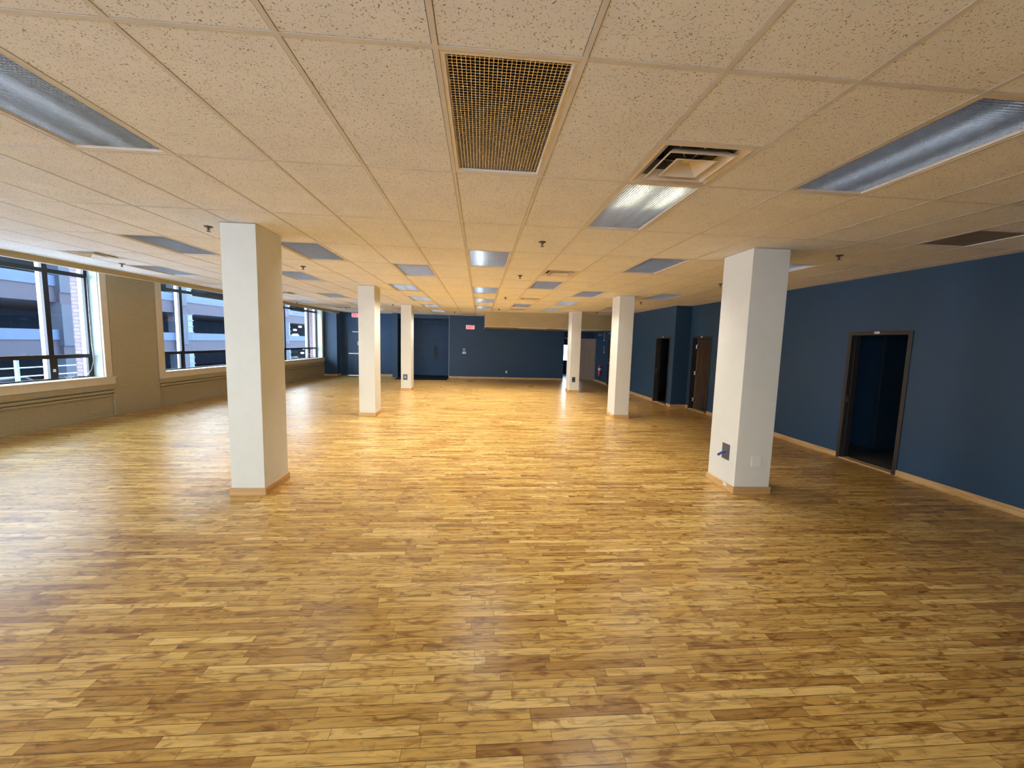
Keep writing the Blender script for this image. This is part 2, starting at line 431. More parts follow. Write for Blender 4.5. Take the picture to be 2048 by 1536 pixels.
YEND = YK + 0.1
NC0, NC1, NR0, NR1 = -13, 11, -5, 15
tiles = BM(); bars = BM()
TZ = H + 0.0022
for i in range(NC0, NC1):
    for j in range(NR0, NR1):
        if (i, j) in LIGHTS: continue
        halves = [(j, j + 1)]
        special = [d for d in list(DIFFUSERS) + [GRILLE] if d[0] == i and int(math.floor(d[1])) == j]
        if special:
            h = special[0][1]
            halves = [(j + 0.5, j + 1)] if abs(h - j) < 0.01 else [(j, j + 0.5)]
        for a, b in halves:
            e_ = 0.0148
            p = [(X0 + T * i + e_, Y0 + 2 * T * a + e_), (X0 + T * (i + 1) - e_, Y0 + 2 * T * a + e_), (X0 + T * (i + 1) - e_, Y0 + 2 * T * b - e_), (X0 + T * i + e_, Y0 + 2 * T * b - e_)]
            for f in (lambda q: q[0] - edge_x(q[1]), lambda q: XR + 0.01 - q[0], lambda q: YEND - q[1], lambda q: q[1] - YN + 0.1):
                if p: p = clip(p, f)
            if len(p) > 2:
                quad(tiles, *[(q[0], q[1], TZ) for q in p][::-1])
structure('ceiling', tiles, 'tile', 'suspended ceiling of beige fissured acoustic tiles', 'ceiling', fix=False)
bw = 0.012
for i in range(NC0, NC1 + 1):
    x = X0 + T * i
    if x > XR: continue
    ys, ye = YN, YEND
    if x < edge_x(YEND):
        ye = min(ye, 6.84 + (x + 7.15) / 0.056)
    if ye > ys: bx(bars, x - bw, x + bw, ys, ye, H, TZ + 0.004)
for j in range(NR0, NR1 + 1):
    y = Y0 + 2 * T * j
    if y > YEND or y < YN: continue
    bx(bars, edge_x(y), XR, y - bw, y + bw, H + 0.0006, TZ + 0.003)
for (i, h) in list(DIFFUSERS) + [GRILLE]:
    y = Y0 + 2 * T * (h + (0.5 if abs(h - round(h)) < 0.01 else 0.0))
    bx(bars, X0 + T * i, X0 + T * (i + 1), y - bw, y + bw, H + 0.0006, TZ + 0.003)
structure('trim_1', bars, 'tbar', 'beige metal rails of the suspended ceiling grid', 'ceiling grid')
# slab above everything
bm = BM(); bx(bm, -9.4, XR + 0.3, YN - 0.3, YK + 0.6, TOPZ, TOPZ + 0.2)
structure('ceiling_slab', bm, 'darkroom', 'dark structural slab above the suspended ceiling', 'ceiling')
# ceiling edge strip on the window side
bm = BM()
ya, yb = YN, 19.5
for k in range(1):
    p0 = (edge_x(ya), ya); p1 = (edge_x(yb), yb)
    v = []
    for (x, y) in (p0, p1):
        for dx, z in ((0, H - 0.085), (-0.03, H - 0.085), (-0.03, H + 0.10), (0.0, H + 0.10)):
            v.append(bm.verts.new((x + dx, y, z)))
    for a in range(4):
        b = (a + 1) % 4; bm.faces.new((v[a], v[b], v[4 + b], v[4 + a]))
    bm.faces.new(v[:4]); bm.faces.new(v[4:][::-1])
structure('trim_2', bm, 'tanplain', 'narrow brown drop edge of the ceiling along the windows', 'trim')
bm = BM()
v = []
for y in (ya, yb):
    x = edge_x(y)
    for dx, z in ((0.006, H - 0.092), (-0.045, H - 0.092), (-0.045, H - 0.082), (0.006, H - 0.082)): v.append(bm.verts.new((x + dx, y, z)))
for a in range(4):
    b = (a + 1) % 4; bm.faces.new((v[a], v[b], v[4 + b], v[4 + a]))
bm.faces.new(v[:4]); bm.faces.new(v[4:][::-1])
structure('trim_3', bm, 'cream', 'thin pale lip under the ceiling edge by the windows', 'trim')
# shadow-side closure between the ceiling edge and the slab
bm = BM()
x0, x1 = edge_x(ya), edge_x(yb)
quad(bm, (x0 - 0.015, ya, H + 0.1), (x1 - 0.015, yb, H + 0.1), (x1 - 0.015, yb, TOPZ), (x0 - 0.015, ya, TOPZ))
structure('wall_plenum', bm, 'white', 'upright board above the ceiling edge by the windows', 'wall')

# ------------------------------------------------------------------ ceiling lights
def make_light(kind):
    """local frame: origin at cell centre on the ceiling plane; size T x 2T"""
    root = empty('ceiling_light')
    hx, hy = T / 2 - 0.013, T - 0.013
    ix, iy = hx - 0.028, hy - 0.030
    bm = BM()                                            # frame: flange with a bevelled inner lip
    for (a, b, z0, z1) in (((hx, hy), (hx - 0.020, hy - 0.020), 0.003, 0.001), ((hx - 0.020, hy - 0.020), (ix, iy), 0.001, 0.012), ((ix, iy), (ix - 0.003, iy - 0.003), 0.012, 0.040)):
        frame_ring(bm, (-a[0], a[0], -a[1], a[1]), (-b[0], b[0], -b[1], b[1]), z0, z1)
    frame_ring(bm, (-hx, hx, -hy, hy), (-hx, hx, -hy, hy), 0.003, 0.05)
    obj('frame', bm, 'troffer', root)
    bm = BM()                                            # housing, open at the bottom
    zt = 0.13
    vs = [(-ix, -iy, 0.03), (ix, -iy, 0.03), (ix, iy, 0.03), (-ix, iy, 0.03)]
    vt = [(-ix + 0.05, -iy, zt), (ix - 0.05, -iy, zt), (ix - 0.05, iy, zt), (-ix + 0.05, iy, zt)]
    b = [bm.verts.new(p) for p in vs]; t = [bm.verts.new(p) for p in vt]
    for k in range(4): bm.faces.new((b[k], b[(k + 1) % 4], t[(k + 1) % 4], t[k]))
    bm.faces.new(t)
    hs = obj('housing', bm, 'brownin' if kind == 'dark' else 'louverin', root)
    for sx in (-0.15, 0.0, 0.15) if kind == 'dark' else (-0.13, 0.13):
        bm = BM(); tube(bm, [(sx, -iy + 0.03, 0.085), (sx, iy - 0.03, 0.085)], 0.016, 8)
        if kind == 'glow':
            b2 = BM(); tube(b2, [(sx, -iy + 0.02, 0.062), (sx, -iy + 0.42, 0.062)], 0.018, 8); obj('lit_end', b2, 'tubewarm', root, smooth=True)
        tb = obj('tube', bm, ('tubeblue' if sx < 0 else 'louverin') if kind == 'half' else 'brownin' if kind == 'dark' else ('tubebright' if kind == 'bright' else 'tube'), root, smooth=True)
    bm = BM()                                            # honeycomb louver: crossed blades
    nx, ny = 27, 56
    za, zb = 0.014, 0.025
    t_ = 0.0011
    for k in range(nx + 1):
        x = -ix + 2 * ix * k / nx; bx(bm, x - t_, x + t_, -iy, iy, za, zb)
    for k in range(ny + 1):
        y = -iy + 2 * iy * k / ny; bx(bm, -ix, ix, y - t_, y + t_, za + 0.0005, zb - 0.0005)
    obj('louver', bm, 'goldlouver' if kind == 'dark' else 'louver', root)
    if kind == 'dark':
        bm = BM()
        bx(bm, ix + 0.001, ix + 0.006, -iy + 0.1, iy - 0.25, -0.002, 0.002)
        obj('latch', bm, 'chrome', root)
    return root

silver = make_light('silver'); bright = make_light('bright'); half = make_light('half')
used = []
BRIGHT = {(-3, 6), (0, 6), (-8, 6), (-3, 8), (0, 8), (4, 8), (-3, 10), (0, 10), (4, 10), (-7, 10), (-3, 12), (-5, 12), (-7, 12), (7, 3)}
for (i, j), lab in LIGHTS.items():
    if (i, j) == (0, 0): o = make_light('dark')
    elif (i, j) == (2, 1): o = make_light('glow')
    else:
        o = half if i == 0 else bright if (i, j) in BRIGHT else silver
        if o in used: o = copy_tree(o)
        else: used.append(o)
    o.location = (X0 + T * (i + 0.5), Y0 + 2 * T * (j + 0.5), H)
    tag(o, lab, 'ceiling light', 'recessed louvered ceiling lights')

def make_diffuser():
    root = empty('air_diffuser')
    h = T / 2 - 0.013
    bm = BM()
    frame_ring(bm, (-h, h, -h, h), (-h + 0.025, h - 0.025, -h + 0.025, h - 0.025), 0.003, -0.001)
    a = h - 0.025; c = h - 0.075
    frame_ring(bm, (-a, a, -a, a), (-c, c, -c, c), -0.001, 0.03)
    obj('frame', bm, 'diffuser', root)
    bm = BM()
    frame_ring(bm, (-c, c, -c, c), (-0.15, 0.15, -0.15, 0.15), 0.03, 0.105)
    obj('back_pan', bm, 'duct', root)
    bm = BM(); lathe(bm, [(0.145, 0.10), (0.145, 0.22), (0.13, 0.22)], 24); bm2 = None
    obj('duct_neck', bm, 'ductdark', root)
    for nm, o_, i_, z0, z1 in (('outer_cone', 0.215, 0.155, -0.010, 0.040),):
        bm = BM()
        frame_ring(bm, (-o_, o_, -o_, o_), (-o_ + 0.012, o_ - 0.012, -o_ + 0.012, o_ - 0.012), z0, z0 - 0.002)
        q = o_ - 0.012
        frame_ring(bm, (-q, q, -q, q), (-i_, i_, -i_, i_), z0 - 0.002, z1)
        frame_ring(bm, (-o_, o_, -o_, o_), (-i_ - 0.004, i_ + 0.004, -i_ - 0.004, i_ + 0.004), z0, z1 + 0.004)
        obj(nm, bm, 'diffuser', root)
    bm = BM()
    o_ = 0.135
    frame_ring(bm, (-o_, o_, -o_, o_), (-o_ + 0.012, o_ - 0.012, -o_ + 0.012, o_ - 0.012), -0.012, -0.014)
    q = o_ - 0.012
    frame_ring(bm, (-q, q, -q, q), (-0.03, 0.03, -0.03, 0.03), -0.014, 0.034)
    quad(bm, (-0.03, -0.03, 0.034), (-0.03, 0.03, 0.034), (0.03, 0.03, 0.034), (0.03, -0.03, 0.034))
    frame_ring(bm, (-o_, o_, -o_, o_), (-0.034, 0.034, -0.034, 0.034), -0.012, 0.038)
    cn = obj('inner_cone', bm, 'diffuser', root)
    bm = BM()
    for a in (0.4, 2.2, 3.9, 5.3):
        tube(bm, [(0.02 * math.cos(a), 0.02 * math.sin(a), 0.036), (0.17 * math.cos(a), 0.17 * math.sin(a), 0.10)], 0.004, 6)
    obj('bracket', bm, 'chrome', root)
    return root
dif = make_diffuser()
for n, ((i, j), lab) in enumerate(DIFFUSERS.items()):
    o = dif if n == 0 else copy_tree(dif)
    o.location = (X0 + T * (i + 0.5), Y0 + 2 * T * (j + 0.25), H)
    tag(o, lab, 'air diffuser', 'square ceiling air diffusers')

# return grille
g = empty('return_grille', (X0 + T * (GRILLE[0] + 0.5), Y0 + 2 * T * (GRILLE[1] + 0.25), H))
tag(g, 'plain dark square return air grille near the right wall', 'air grille')
h = T / 2 - 0.013
bm = BM(); frame_ring(bm, (-h, h, -h, h), (-h + 0.016, h - 0.016, -h + 0.016, h - 0.016), 0.003, 0.001)
frame_ring(bm, (-h + 0.016, h - 0.016, -h + 0.016, h - 0.016), (-h + 0.02, h - 0.02, -h + 0.02, h - 0.02), 0.001, 0.012)
obj('frame', bm, 'tbar', g)
bm = BM(); bx(bm, -h + 0.02, h - 0.02, -h + 0.02, h - 0.02, 0.006, 0.010)
obj('perforated_panel', bm, 'grille', g)

# sprinklers
SPR = {(-4.57, 2.53): 'sprinkler head left of the nearest left column top', (1.48, 2.52): 'sprinkler head alone on the centre right ceiling, nearest of its line',
       (7.53, 2.5): 'sprinkler head right of the nearest right column top', (-9.86, 4.9): 'sprinkler head above the brick pier between windows',
       (-4.57, 4.51): 'sprinkler head between two lights right of the nearest left column', (1.45, 4.54): 'sprinkler head beside the middle air diffuser',
       (7.56, 4.58): 'sprinkler head just left of the nearest right column', (1.4, 7.56): 'sprinkler head third along the centre right line',
       (7.46, 7.54): 'sprinkler head right of the second right column', (-4.6, 10.44): 'sprinkler head between second and third left columns',
       (-10.2, 10.9): 'sprinkler head above the farthest window', (1.42, 10.79): 'sprinkler head farthest along the centre right line',
       (-8.5, 12.5): 'sprinkler head near the bright blue pilaster', (-1.43, 12.71): 'sprinkler head above the lone exit sign',
       (7.4, 10.9): 'sprinkler head between the second and third right columns'}
def make_sprinkler():
    root = empty('sprinkler')
    bm = BM(); lathe(bm, [(0.042, 0.004), (0.045, -0.002), (0.034, -0.009), (0.014, -0.011)], 20); obj('escutcheon', bm, 'brass', root, smooth=True)
    bm = BM(); lathe(bm, [(0.011, -0.008), (0.011, -0.024), (0.006, -0.030), (0.004, -0.050), (0.007, -0.052)], 12)
    tube(bm, [(0.011, 0, -0.02), (0.016, 0, -0.035), (0.006, 0, -0.05)], 0.003, 6)
    tube(bm, [(-0.011, 0, -0.02), (-0.016, 0, -0.035), (-0.006, 0, -0.05)], 0.003, 6)
    obj('head', bm, 'brass', root)
    bm = BM(); lathe(bm, [(0.022, -0.052), (0.023, -0.054), (0.005, -0.055)], 16); obj('deflector', bm, 'brass', root)
    return root
sp0 = make_sprinkler()
for n, ((i, j), lab) in enumerate(SPR.items()):
    o = sp0 if n == 0 else copy_tree(sp0)
    o.location = (X0 + T * i, Y0 + 2 * T * j, TZ - 0.002)
    tag(o, lab, 'sprinkler', 'ceiling sprinkler heads')

# ------------------------------------------------------------------ columns
def make_column(x0, x1, y0, y1, lab, plate=None):
    root = empty('column', ((x0 + x1) / 2, (y0 + y1) / 2, 0)); tag(root, lab, 'column', 'square white columns')
    hx, hy = (x1 - x0) / 2, (y1 - y0) / 2
    bm = BM(); bx(bm, -hx, hx, -hy, hy, 0.0, H + 0.004, 0.004); obj('shaft', bm, 'column', root)
    t = 0.016; zb = 0.088
    for (a, b, c, d, m) in ((-hx - t, hx + t, -hy - t, -hy, 'oakx'), (-hx - t, hx + t, hy, hy + t, 'oakx'), (-hx - t, -hx, -hy, hy, 'oak'), (hx, hx + t, -hy, hy, 'oak')):
        bm = BM(); bx(bm, a, b, c, d, 0, zb, 0.003); obj('baseboard', bm, m, root)
    for (a, b, c, d) in ((-hx - 0.02, hx + 0.02, -hy - 0.02, hy + 0.02),):
        bm = BM(); frame_ring(bm, (a, b, c, d), (-hx, hx, -hy, hy), H - 0.003, H - 0.003); obj('ceiling_angle', bm, 'tbar', root)
    return root
make_column(-2.743, -2.385, 4.66, 5.22, 'nearest left white square column')
make_column(-2.735, -2.378, 9.52, 10.05, 'second left white column, in line behind the nearest left one')
make_column(-2.725, -2.375, 14.45, 15.0, 'third and farthest left white column, dark plate low on its front')
make_column(3.166, 3.622, 4.67, 5.25, 'nearest right white square column, blue wire at its side plate')
make_column(3.305, 3.667, 9.66, 10.2, 'second right white column with a small white tag at its foot')
make_column(3.31, 3.665, 14.75, 15.35, 'third and farthest right white column, dark plate in white rim')

def plate(name, loc, rz, w, hgt, mat, lab, cat, rim=None, d=0.006):
    """wall plate facing local -y"""
    root = empty(name, loc, rz); tag(root, lab, cat)
    bm = BM(); bx(bm, -w / 2, w / 2, -d, 0, -hgt / 2, hgt / 2, 0.0015); obj('cover_plate', bm, mat, root)
    if rim:
        bm = BM(); r = 0.014
        frame_ring(bm, (-w / 2 - r, w / 2 + r, -hgt / 2 - r, hgt / 2 + r), (-w / 2, w / 2, -hgt / 2, hgt / 2), 0, 0)
        bmesh.ops.transform(bm, matrix=Matrix(((1, 0, 0, 0), (0, 0, 1, -0.003), (0, 1, 0, 0), (0, 0, 0, 1))), verts=bm.verts)
        ro = obj('rim', bm, rim, root)
    return root
p = plate('outlet_plate', (3.166, 4.885, 0.478), -PI / 2, 0.155, 0.20, 'plate', 'dark grey plate with a blue wire on nearest right column', 'outlet plate')
bm = BM(); tube(bm, [(0.0, -0.004, 0.0), (0.0, -0.008, 0.0)], 0.018, 16); obj('grommet', bm, 'chrome', p)
bm = BM(); tube(bm, [(0.0, -0.006, 0.0), (0.0, -0.05, -0.012), (0.01, -0.10, -0.035)], [0.013, 0.015, 0.016], 10); bx(bm, 0.0, 0.02, -0.115, -0.09, -0.05, -0.025)
w_ = obj('wire_bundle', bm, 'blueplastic', p, smooth=False); w_['label'] = 'blue taped wire bundle'
p = plate('blank_plate', (3.423, 4.67, 0.410), 0, 0.118, 0.122, 'plateplain', 'square blank plate painted like the nearest right column front', 'wall plate', d=0.012)
p = plate('outlet_plate', (-2.575, 14.45, 0.475), 0, 0.15, 0.20, 'plate', 'dark outlet plate low on the farthest left column', 'outlet plate')
bm = BM(); bx(bm, -0.025, 0.025, -0.012, -0.004, -0.03, 0.04, 0.002); obj('socket', bm, 'greyplastic', p)
p = plate('outlet_plate', (3.46, 14.75, 0.475), 0, 0.135, 0.20, 'plate', 'dark outlet plate with white rim on the farthest right column', 'outlet plate', rim='plastic')
bm = BM(); bx(bm, -0.025, 0.025, -0.012, -0.004, -0.03, 0.04, 0.002); obj('socket', bm, 'darkplastic', p)

def sticker(loc, rz, w, hgt, lab):
    root = empty('sticker', loc, rz); tag(root, lab, 'sticker', 'small white stickers')
    bm = BM(); bx(bm, -w / 2, w / 2, -0.002, 0, -hgt / 2, hgt / 2); obj('paper', bm, 'sticker', root)
    bm = BM(); bx(bm, -w / 2 + 0.004, -w / 2 + w * 0.25, -0.0026, -0.0018, -hgt / 4, hgt / 4)
    bx(bm, -w * 0.1, w * 0.3, -0.0026, -0.0018, -hgt * 0.06, hgt * 0.06); obj('print', bm, 'ink', root)
sticker((3.166 - 0.0165, 4.84, 0.065), -PI / 2, 0.085, 0.035, 'small white sticker on the oak base of the nearest right column')
sticker((3.305 - 0.0165, 9.84, 0.06), -PI / 2, 0.085, 0.035, 'small white sticker on the oak base of the second right column')

# ------------------------------------------------------------------ right wall with doors
def wall_x(name, x, y0, y1, holes, lab, th=0.14, mat='navy', ztop=TOPZ):
    """wall whose room face is at x, facing -x; holes = [(ya,yb,ztop)]"""
    bm = BM(); y = y0
    for (a, b, zt) in sorted(holes):
        bx(bm, x, x + th, y, a, 0, ztop); bx(bm, x, x + th, a, b, zt, ztop); y = b
    bx(bm, x, x + th, y, y1, 0, ztop)
    return structure(name, bm, mat, lab, 'wall')
D1 = (5.405, 6.315, 2.06); D2 = (10.46, 11.345, 2.04); D3 = (11.835, 12.74, 2.035); D4 = (16.75, 17.62, 2.0)
wall_x('wall_right', XR, YN, YB + 0.14, [D1, D2], 'long dark navy right wall with two doorways')
wall_x('wall_right_box', XB, YB, YW + 1.2, [D3, D4], 'boxed-out navy wall beyond the corner with a dark doorway')
bm = BM(); bx(bm, XB + 0.14, XR, YB, YB + 0.14, 0, TOPZ)
structure('wall_right_return', bm, 'navy', 'narrow navy wall return at the corner between two doorways', 'wall')

def baseboard_x(x, segs, name, lab):
    bm = BM()
    for a, b in segs:
        bx(bm, x - 0.016, x, a, b, 0, 0.088, 0.003); bx(bm, x - 0.028, x - 0.016, a, b, 0, 0.012)
    return structure(name, bm, 'oak', lab, 'baseboard')
baseboard_x(XR, [(YN, D1[0] - 0.05), (D1[1] + 0.05, D2[0] - 0.05), (D2[1] + 0.05, YB)], 'baseboard_right', 'pale oak baseboard along the long navy wall')
baseboard_x(XB, [(YB, D3[0] - 0.05), (D3[1] + 0.05, D4[0] - 0.05), (D4[1] + 0.05, YW + 1.2)], 'baseboard_right_box', 'pale oak baseboard of the boxed-out navy wall')
bm = BM(); bx(bm, XB - 0.016, XR, YB - 0.016, YB, 0, 0.088, 0.003)
structure('baseboard_return', bm, 'oakx', 'short oak baseboard at the navy corner', 'baseboard')

def door_frame(root, D, x, th=0.14):
    """metal frame around an opening in a wall facing -x (world coords, root at origin of opening)"""
    a, b, zt = D; w = 0.05
    ox, oy = root.location.x, root.location.y
    bm = BM()
    for (ya, yb) in ((a - w, a + 0.008), (b - 0.008, b + w)):
        bx(bm, x - 0.014 - ox, x + th + 0.014 - ox, ya - oy, yb - oy, 0, zt + w, 0.002)
    bx(bm, x - 0.014 - ox, x + th + 0.014 - ox, a - oy, b - oy, zt - 0.008, zt + w, 0.002)
    # stop
    bx(bm, x + 0.06 - ox, x + 0.085 - ox, a + 0.008 - oy, a + 0.022 - oy, 0, zt - 0.008)
    bx(bm, x + 0.06 - ox, x + 0.085 - ox, b - 0.022 - oy, b - 0.008 - oy, 0, zt - 0.008)
    obj('door_frame', bm, 'darkframe', root)
    bm = BM(); bx(bm, x - 0.02 - ox, x + th - ox, a + 0.008 - oy, b - 0.008 - oy, 0.0, 0.018, 0.003)
    obj('threshold', bm, 'threshold', root)

def hinges(parent, x, y, zs, mat='chrome', dx=0.03):
    for z in zs:
        bm = BM(); bx(bm, x - dx, x + dx, y - 0.006, y + 0.002, z - 0.055, z + 0.055); tube(bm, [(x, y - 0.006, z - 0.055), (x, y - 0.006, z + 0.055)], 0.008, 8)
        obj('hinge', bm, mat, parent)

def lever(parent, x, y, z, dirx, facing=-1, mat='chrome'):
    bm = BM()
    tube(bm, [(x, y, z), (x, y + facing * 0.05, z)], 0.011, 10)
    tube(bm, [(x, y + facing * 0.05, z), (x + dirx * 0.11, y + facing * 0.05, z - 0.003)], [0.010, 0.007], 10)
    tube(bm, [(x, y, z), (x, y + facing * 0.008, z)], 0.03, 16)
    obj('door_handle', bm, mat, parent)

# door 1: open into a dark room
r = empty('door_1', (XR, (D1[0] + D1[1]) / 2, 0)); tag(r, 'nearest dark open doorway in the long navy wall', 'door', kind='structure')
door_frame(r, D1, XR)
lf = empty('leaf_pivot')  # removed below; keeps the naming simple
bpy.data.objects.remove(lf)
bm = BM(); yl = D1[0] - 0.04 - r.location.y
bx(bm, 0.16, 1.03, yl - 0.045, yl, 0.01, D1[2] - 0.015, 0.002); leaf = obj('door_leaf', bm, 'walnut', r)
hinges(leaf, 0.15, yl + 0.002, (0.25, 1.05, 1.83), 'darkframe', dx=0.01)
lever(leaf, 0.97, yl, 1.0, -1, facing=1)
bm = BM(); bx(bm, 0.02, 0.05, D1[1] - r.location.y - 0.013, D1[1] - r.location.y - 0.008, 0.95, 1.05); obj('strike_plate', bm, 'chrome', r)
sticker((XR - 0.015, 5.885, 2.089), -PI / 2, 0.085, 0.032, 'white sticker on the frame top of the nearest doorway')
# door 2: walnut leaf ajar
r = empty('door_2', (XR, (D2[0] + D2[1]) / 2, 0)); tag(r, 'doorway with brown wood door ajar beside the navy corner', 'door', kind='structure')
door_frame(r, D2, XR)
bm = BM(); bx(bm, 0.0, 0.86, -0.045, 0.0, 0.012, D2[2] - 0.015, 0.002)
leaf = obj('door_leaf', bm, 'walnut', r); leaf.location = (0.105, D2[1] - 0.035 - r.location.y, 0); leaf.rotation_euler = (0, 0, -0.10)
hinges(leaf, -0.035, -0.047, (0.28, 1.05, 1.80), dx=0.035)
lever(leaf, 0.80, -0.045, 1.0, -1)
sticker((XR - 0.015, 10.90, 2.075), -PI / 2, 0.085, 0.032, 'white sticker above the doorway with the brown door')
# door 3: open dark doorway
r = empty('door_3', (XB, (D3[0] + D3[1]) / 2, 0)); tag(r, 'black open doorway in the boxed-out navy wall', 'door', kind='structure')
door_frame(r, D3, XB)
bm = BM(); yl = D3[0] - 0.03 - r.location.y
bx(bm, 0.16, 0.98, yl, yl + 0.045, 0.01, D3[2] - 0.015, 0.002); leaf = obj('door_leaf', bm, 'walnut', r)
lever(leaf, 0.92, yl + 0.045, 1.0, -1, facing=1)
bm = BM(); yl = D3[1] - r.location.y; bx(bm, 0.01, 0.05, yl - 0.013, yl - 0.008, 0.92, 1.08); obj('strike_plate', bm, 'chrome', r)
sticker((XB - 0.015, 12.28, 2.07), -PI / 2, 0.085, 0.032, 'white sticker above the black doorway')
# door 4: closed dark door near the far end
r = empty('door_4', (XB, (D4[0] + D4[1]) / 2, 0)); tag(r, 'dark door at the far right end, mostly behind a column', 'door', kind='structure')
door_frame(r, D4, XB)
bm = BM(); bx(bm, 0.02, 0.062, D4[0] + 0.01 - r.location.y, D4[1] - 0.01 - r.location.y, 0.01, D4[2] - 0.01, 0.002); leaf = obj('door_leaf', bm, 'darkframe', r)
bm = BM(); yy = D4[1] - 0.09 - r.location.y
tube(bm, [(0.02, yy, 1.0), (-0.04, yy, 1.0)], 0.011, 10); tube(bm, [(-0.04, yy, 1.0), (-0.04, yy - 0.11, 1.0)], 0.009, 10); tube(bm, [(0.02, yy, 1.0), (0.012, yy, 1.0)], 0.03, 16)
tube(bm, [(0.02, yy, 1.15), (0.005, yy, 1.15)], 0.022, 16)
obj('door_handle', bm, 'chrome', leaf)

# rooms behind the doors
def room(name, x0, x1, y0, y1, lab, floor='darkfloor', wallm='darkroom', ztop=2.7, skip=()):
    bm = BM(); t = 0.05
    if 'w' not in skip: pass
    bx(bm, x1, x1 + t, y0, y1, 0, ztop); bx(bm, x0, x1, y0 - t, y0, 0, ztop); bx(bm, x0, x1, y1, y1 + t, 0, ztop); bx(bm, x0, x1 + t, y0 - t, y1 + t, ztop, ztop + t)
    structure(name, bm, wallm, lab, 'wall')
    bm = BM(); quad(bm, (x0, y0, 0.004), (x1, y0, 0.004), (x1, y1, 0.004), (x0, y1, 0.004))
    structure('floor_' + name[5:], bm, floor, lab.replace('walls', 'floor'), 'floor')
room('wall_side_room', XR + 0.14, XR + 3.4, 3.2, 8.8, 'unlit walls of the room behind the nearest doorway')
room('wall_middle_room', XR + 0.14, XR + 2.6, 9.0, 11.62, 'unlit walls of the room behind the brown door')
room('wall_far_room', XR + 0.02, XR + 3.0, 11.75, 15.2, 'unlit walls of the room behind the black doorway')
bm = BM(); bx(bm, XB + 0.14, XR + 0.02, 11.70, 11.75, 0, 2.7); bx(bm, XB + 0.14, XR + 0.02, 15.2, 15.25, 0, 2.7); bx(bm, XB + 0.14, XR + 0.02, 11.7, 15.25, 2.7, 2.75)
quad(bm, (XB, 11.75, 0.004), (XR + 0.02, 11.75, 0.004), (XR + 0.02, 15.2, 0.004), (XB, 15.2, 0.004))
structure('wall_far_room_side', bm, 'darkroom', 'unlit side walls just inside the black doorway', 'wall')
# inner partition seen through door 1
bm = BM(); bx(bm, XR + 1.17, XR + 1.80, 6.85, 8.8, 0, 2.7)
structure('wall_inner', bm, 'navy', 'dark blue partition seen inside the nearest doorway', 'wall')
bm = BM(); bx(bm, XR + 1.16, XR + 1.178, 6.842, 6.862, 0, 2.7)
structure('trim_4', bm, 'plate', 'pale corner strip seen inside the nearest doorway', 'trim')

# ------------------------------------------------------------------ far wall
XL_ALC, XR_ALC, Z_ALC = -3.80, -1.455, 2.78
XHALL = 3.93
bm = BM()
bx(bm, XR_ALC, XHALL, YW, YW + 0.16, 0, TOPZ)
structure('wall_far', bm, 'navy', 'navy far wall right of the recessed door, exit sign on it', 'wall')
bm = BM(); bx(bm, XR_ALC - 0.012, XR_ALC + 0.004, YW - 0.006, YW + 0.05, 0.0, H)
structure('trim_5', bm, 'greyplastic', 'pale corner bead at the edge of the recessed door', 'trim')
DX = (-6.30, -5.38, 2.09)
bm = BM()
bx(bm, -6.56, DX[0], YK, YK + 0.3, 0, TOPZ); bx(bm, DX[0], DX[1], YK, YK + 0.3, DX[2], TOPZ); bx(bm, DX[1], XL_ALC, YK, YK + 0.3, 0, TOPZ)
structure('wall_far_brick', bm, 'navybrick', 'navy painted brick far wall behind the left columns', 'wall')
bm = BM(); bx(bm, -7.4, -6.575, YW - 0.12, YK + 0.3, 0, TOPZ)
structure('wall_pilaster', bm, 'navy', 'bright blue pilaster beside the farthest window', 'wall')
# alcove: left post, header, back
bm = BM(); bx(bm, XL_ALC - 0.24, XL_ALC, YW - 0.25, YK, 0, H)
structure('wall_alcove_post', bm, 'navy', 'navy post at the left of the recessed fire door', 'wall')
bm = BM(); bx(bm, XL_ALC, XR_ALC, YW, YK + 0.6, Z_ALC, TOPZ)
structure('wall_alcove_header', bm, 'navy', 'navy header above the recessed fire door', 'wall')
bm = BM(); bx(bm, XL_ALC, XR_ALC + 0.01, YK + 0.32, YK + 0.45, 0, Z_ALC); bx(bm, XR_ALC, XR_ALC + 0.1, YW + 0.16, YK + 0.45, 0, Z_ALC)
bx(bm, XL_ALC - 0.1, XL_ALC, YK, YK + 0.45, 0, Z_ALC)
structure('wall_alcove_back', bm, 'navy', 'dark inside walls of the fire door recess', 'wall')
for nm, a, b, y in (('baseboard_far', XR_ALC, XHALL, YW), ('baseboard_far_brick', DX[1] + 0.06, XL_ALC - 0.24, YK), ('baseboard_pilaster', -7.15, -6.575, YW - 0.12)):
    bm = BM(); bx(bm, a, b, y - 0.016, y, 0, 0.088, 0.003); bx(bm, a, b, y - 0.028, y - 0.016, 0, 0.012)
    structure(nm, bm, 'oakx', {'baseboard_far': 'pale oak baseboard under the navy far wall', 'baseboard_far_brick': 'pale oak baseboard under the navy brick wall', 'baseboard_pilaster': 'pale oak baseboard of the bright blue pilaster'}[nm], 'baseboard')
bm = BM(); bx(bm, -6.575, -6.559, YW - 0.12, YK, 0, 0.088, 0.003)
structure('baseboard_pilaster_side', bm, 'oak', 'short oak baseboard on the side of the blue pilaster', 'baseboard')

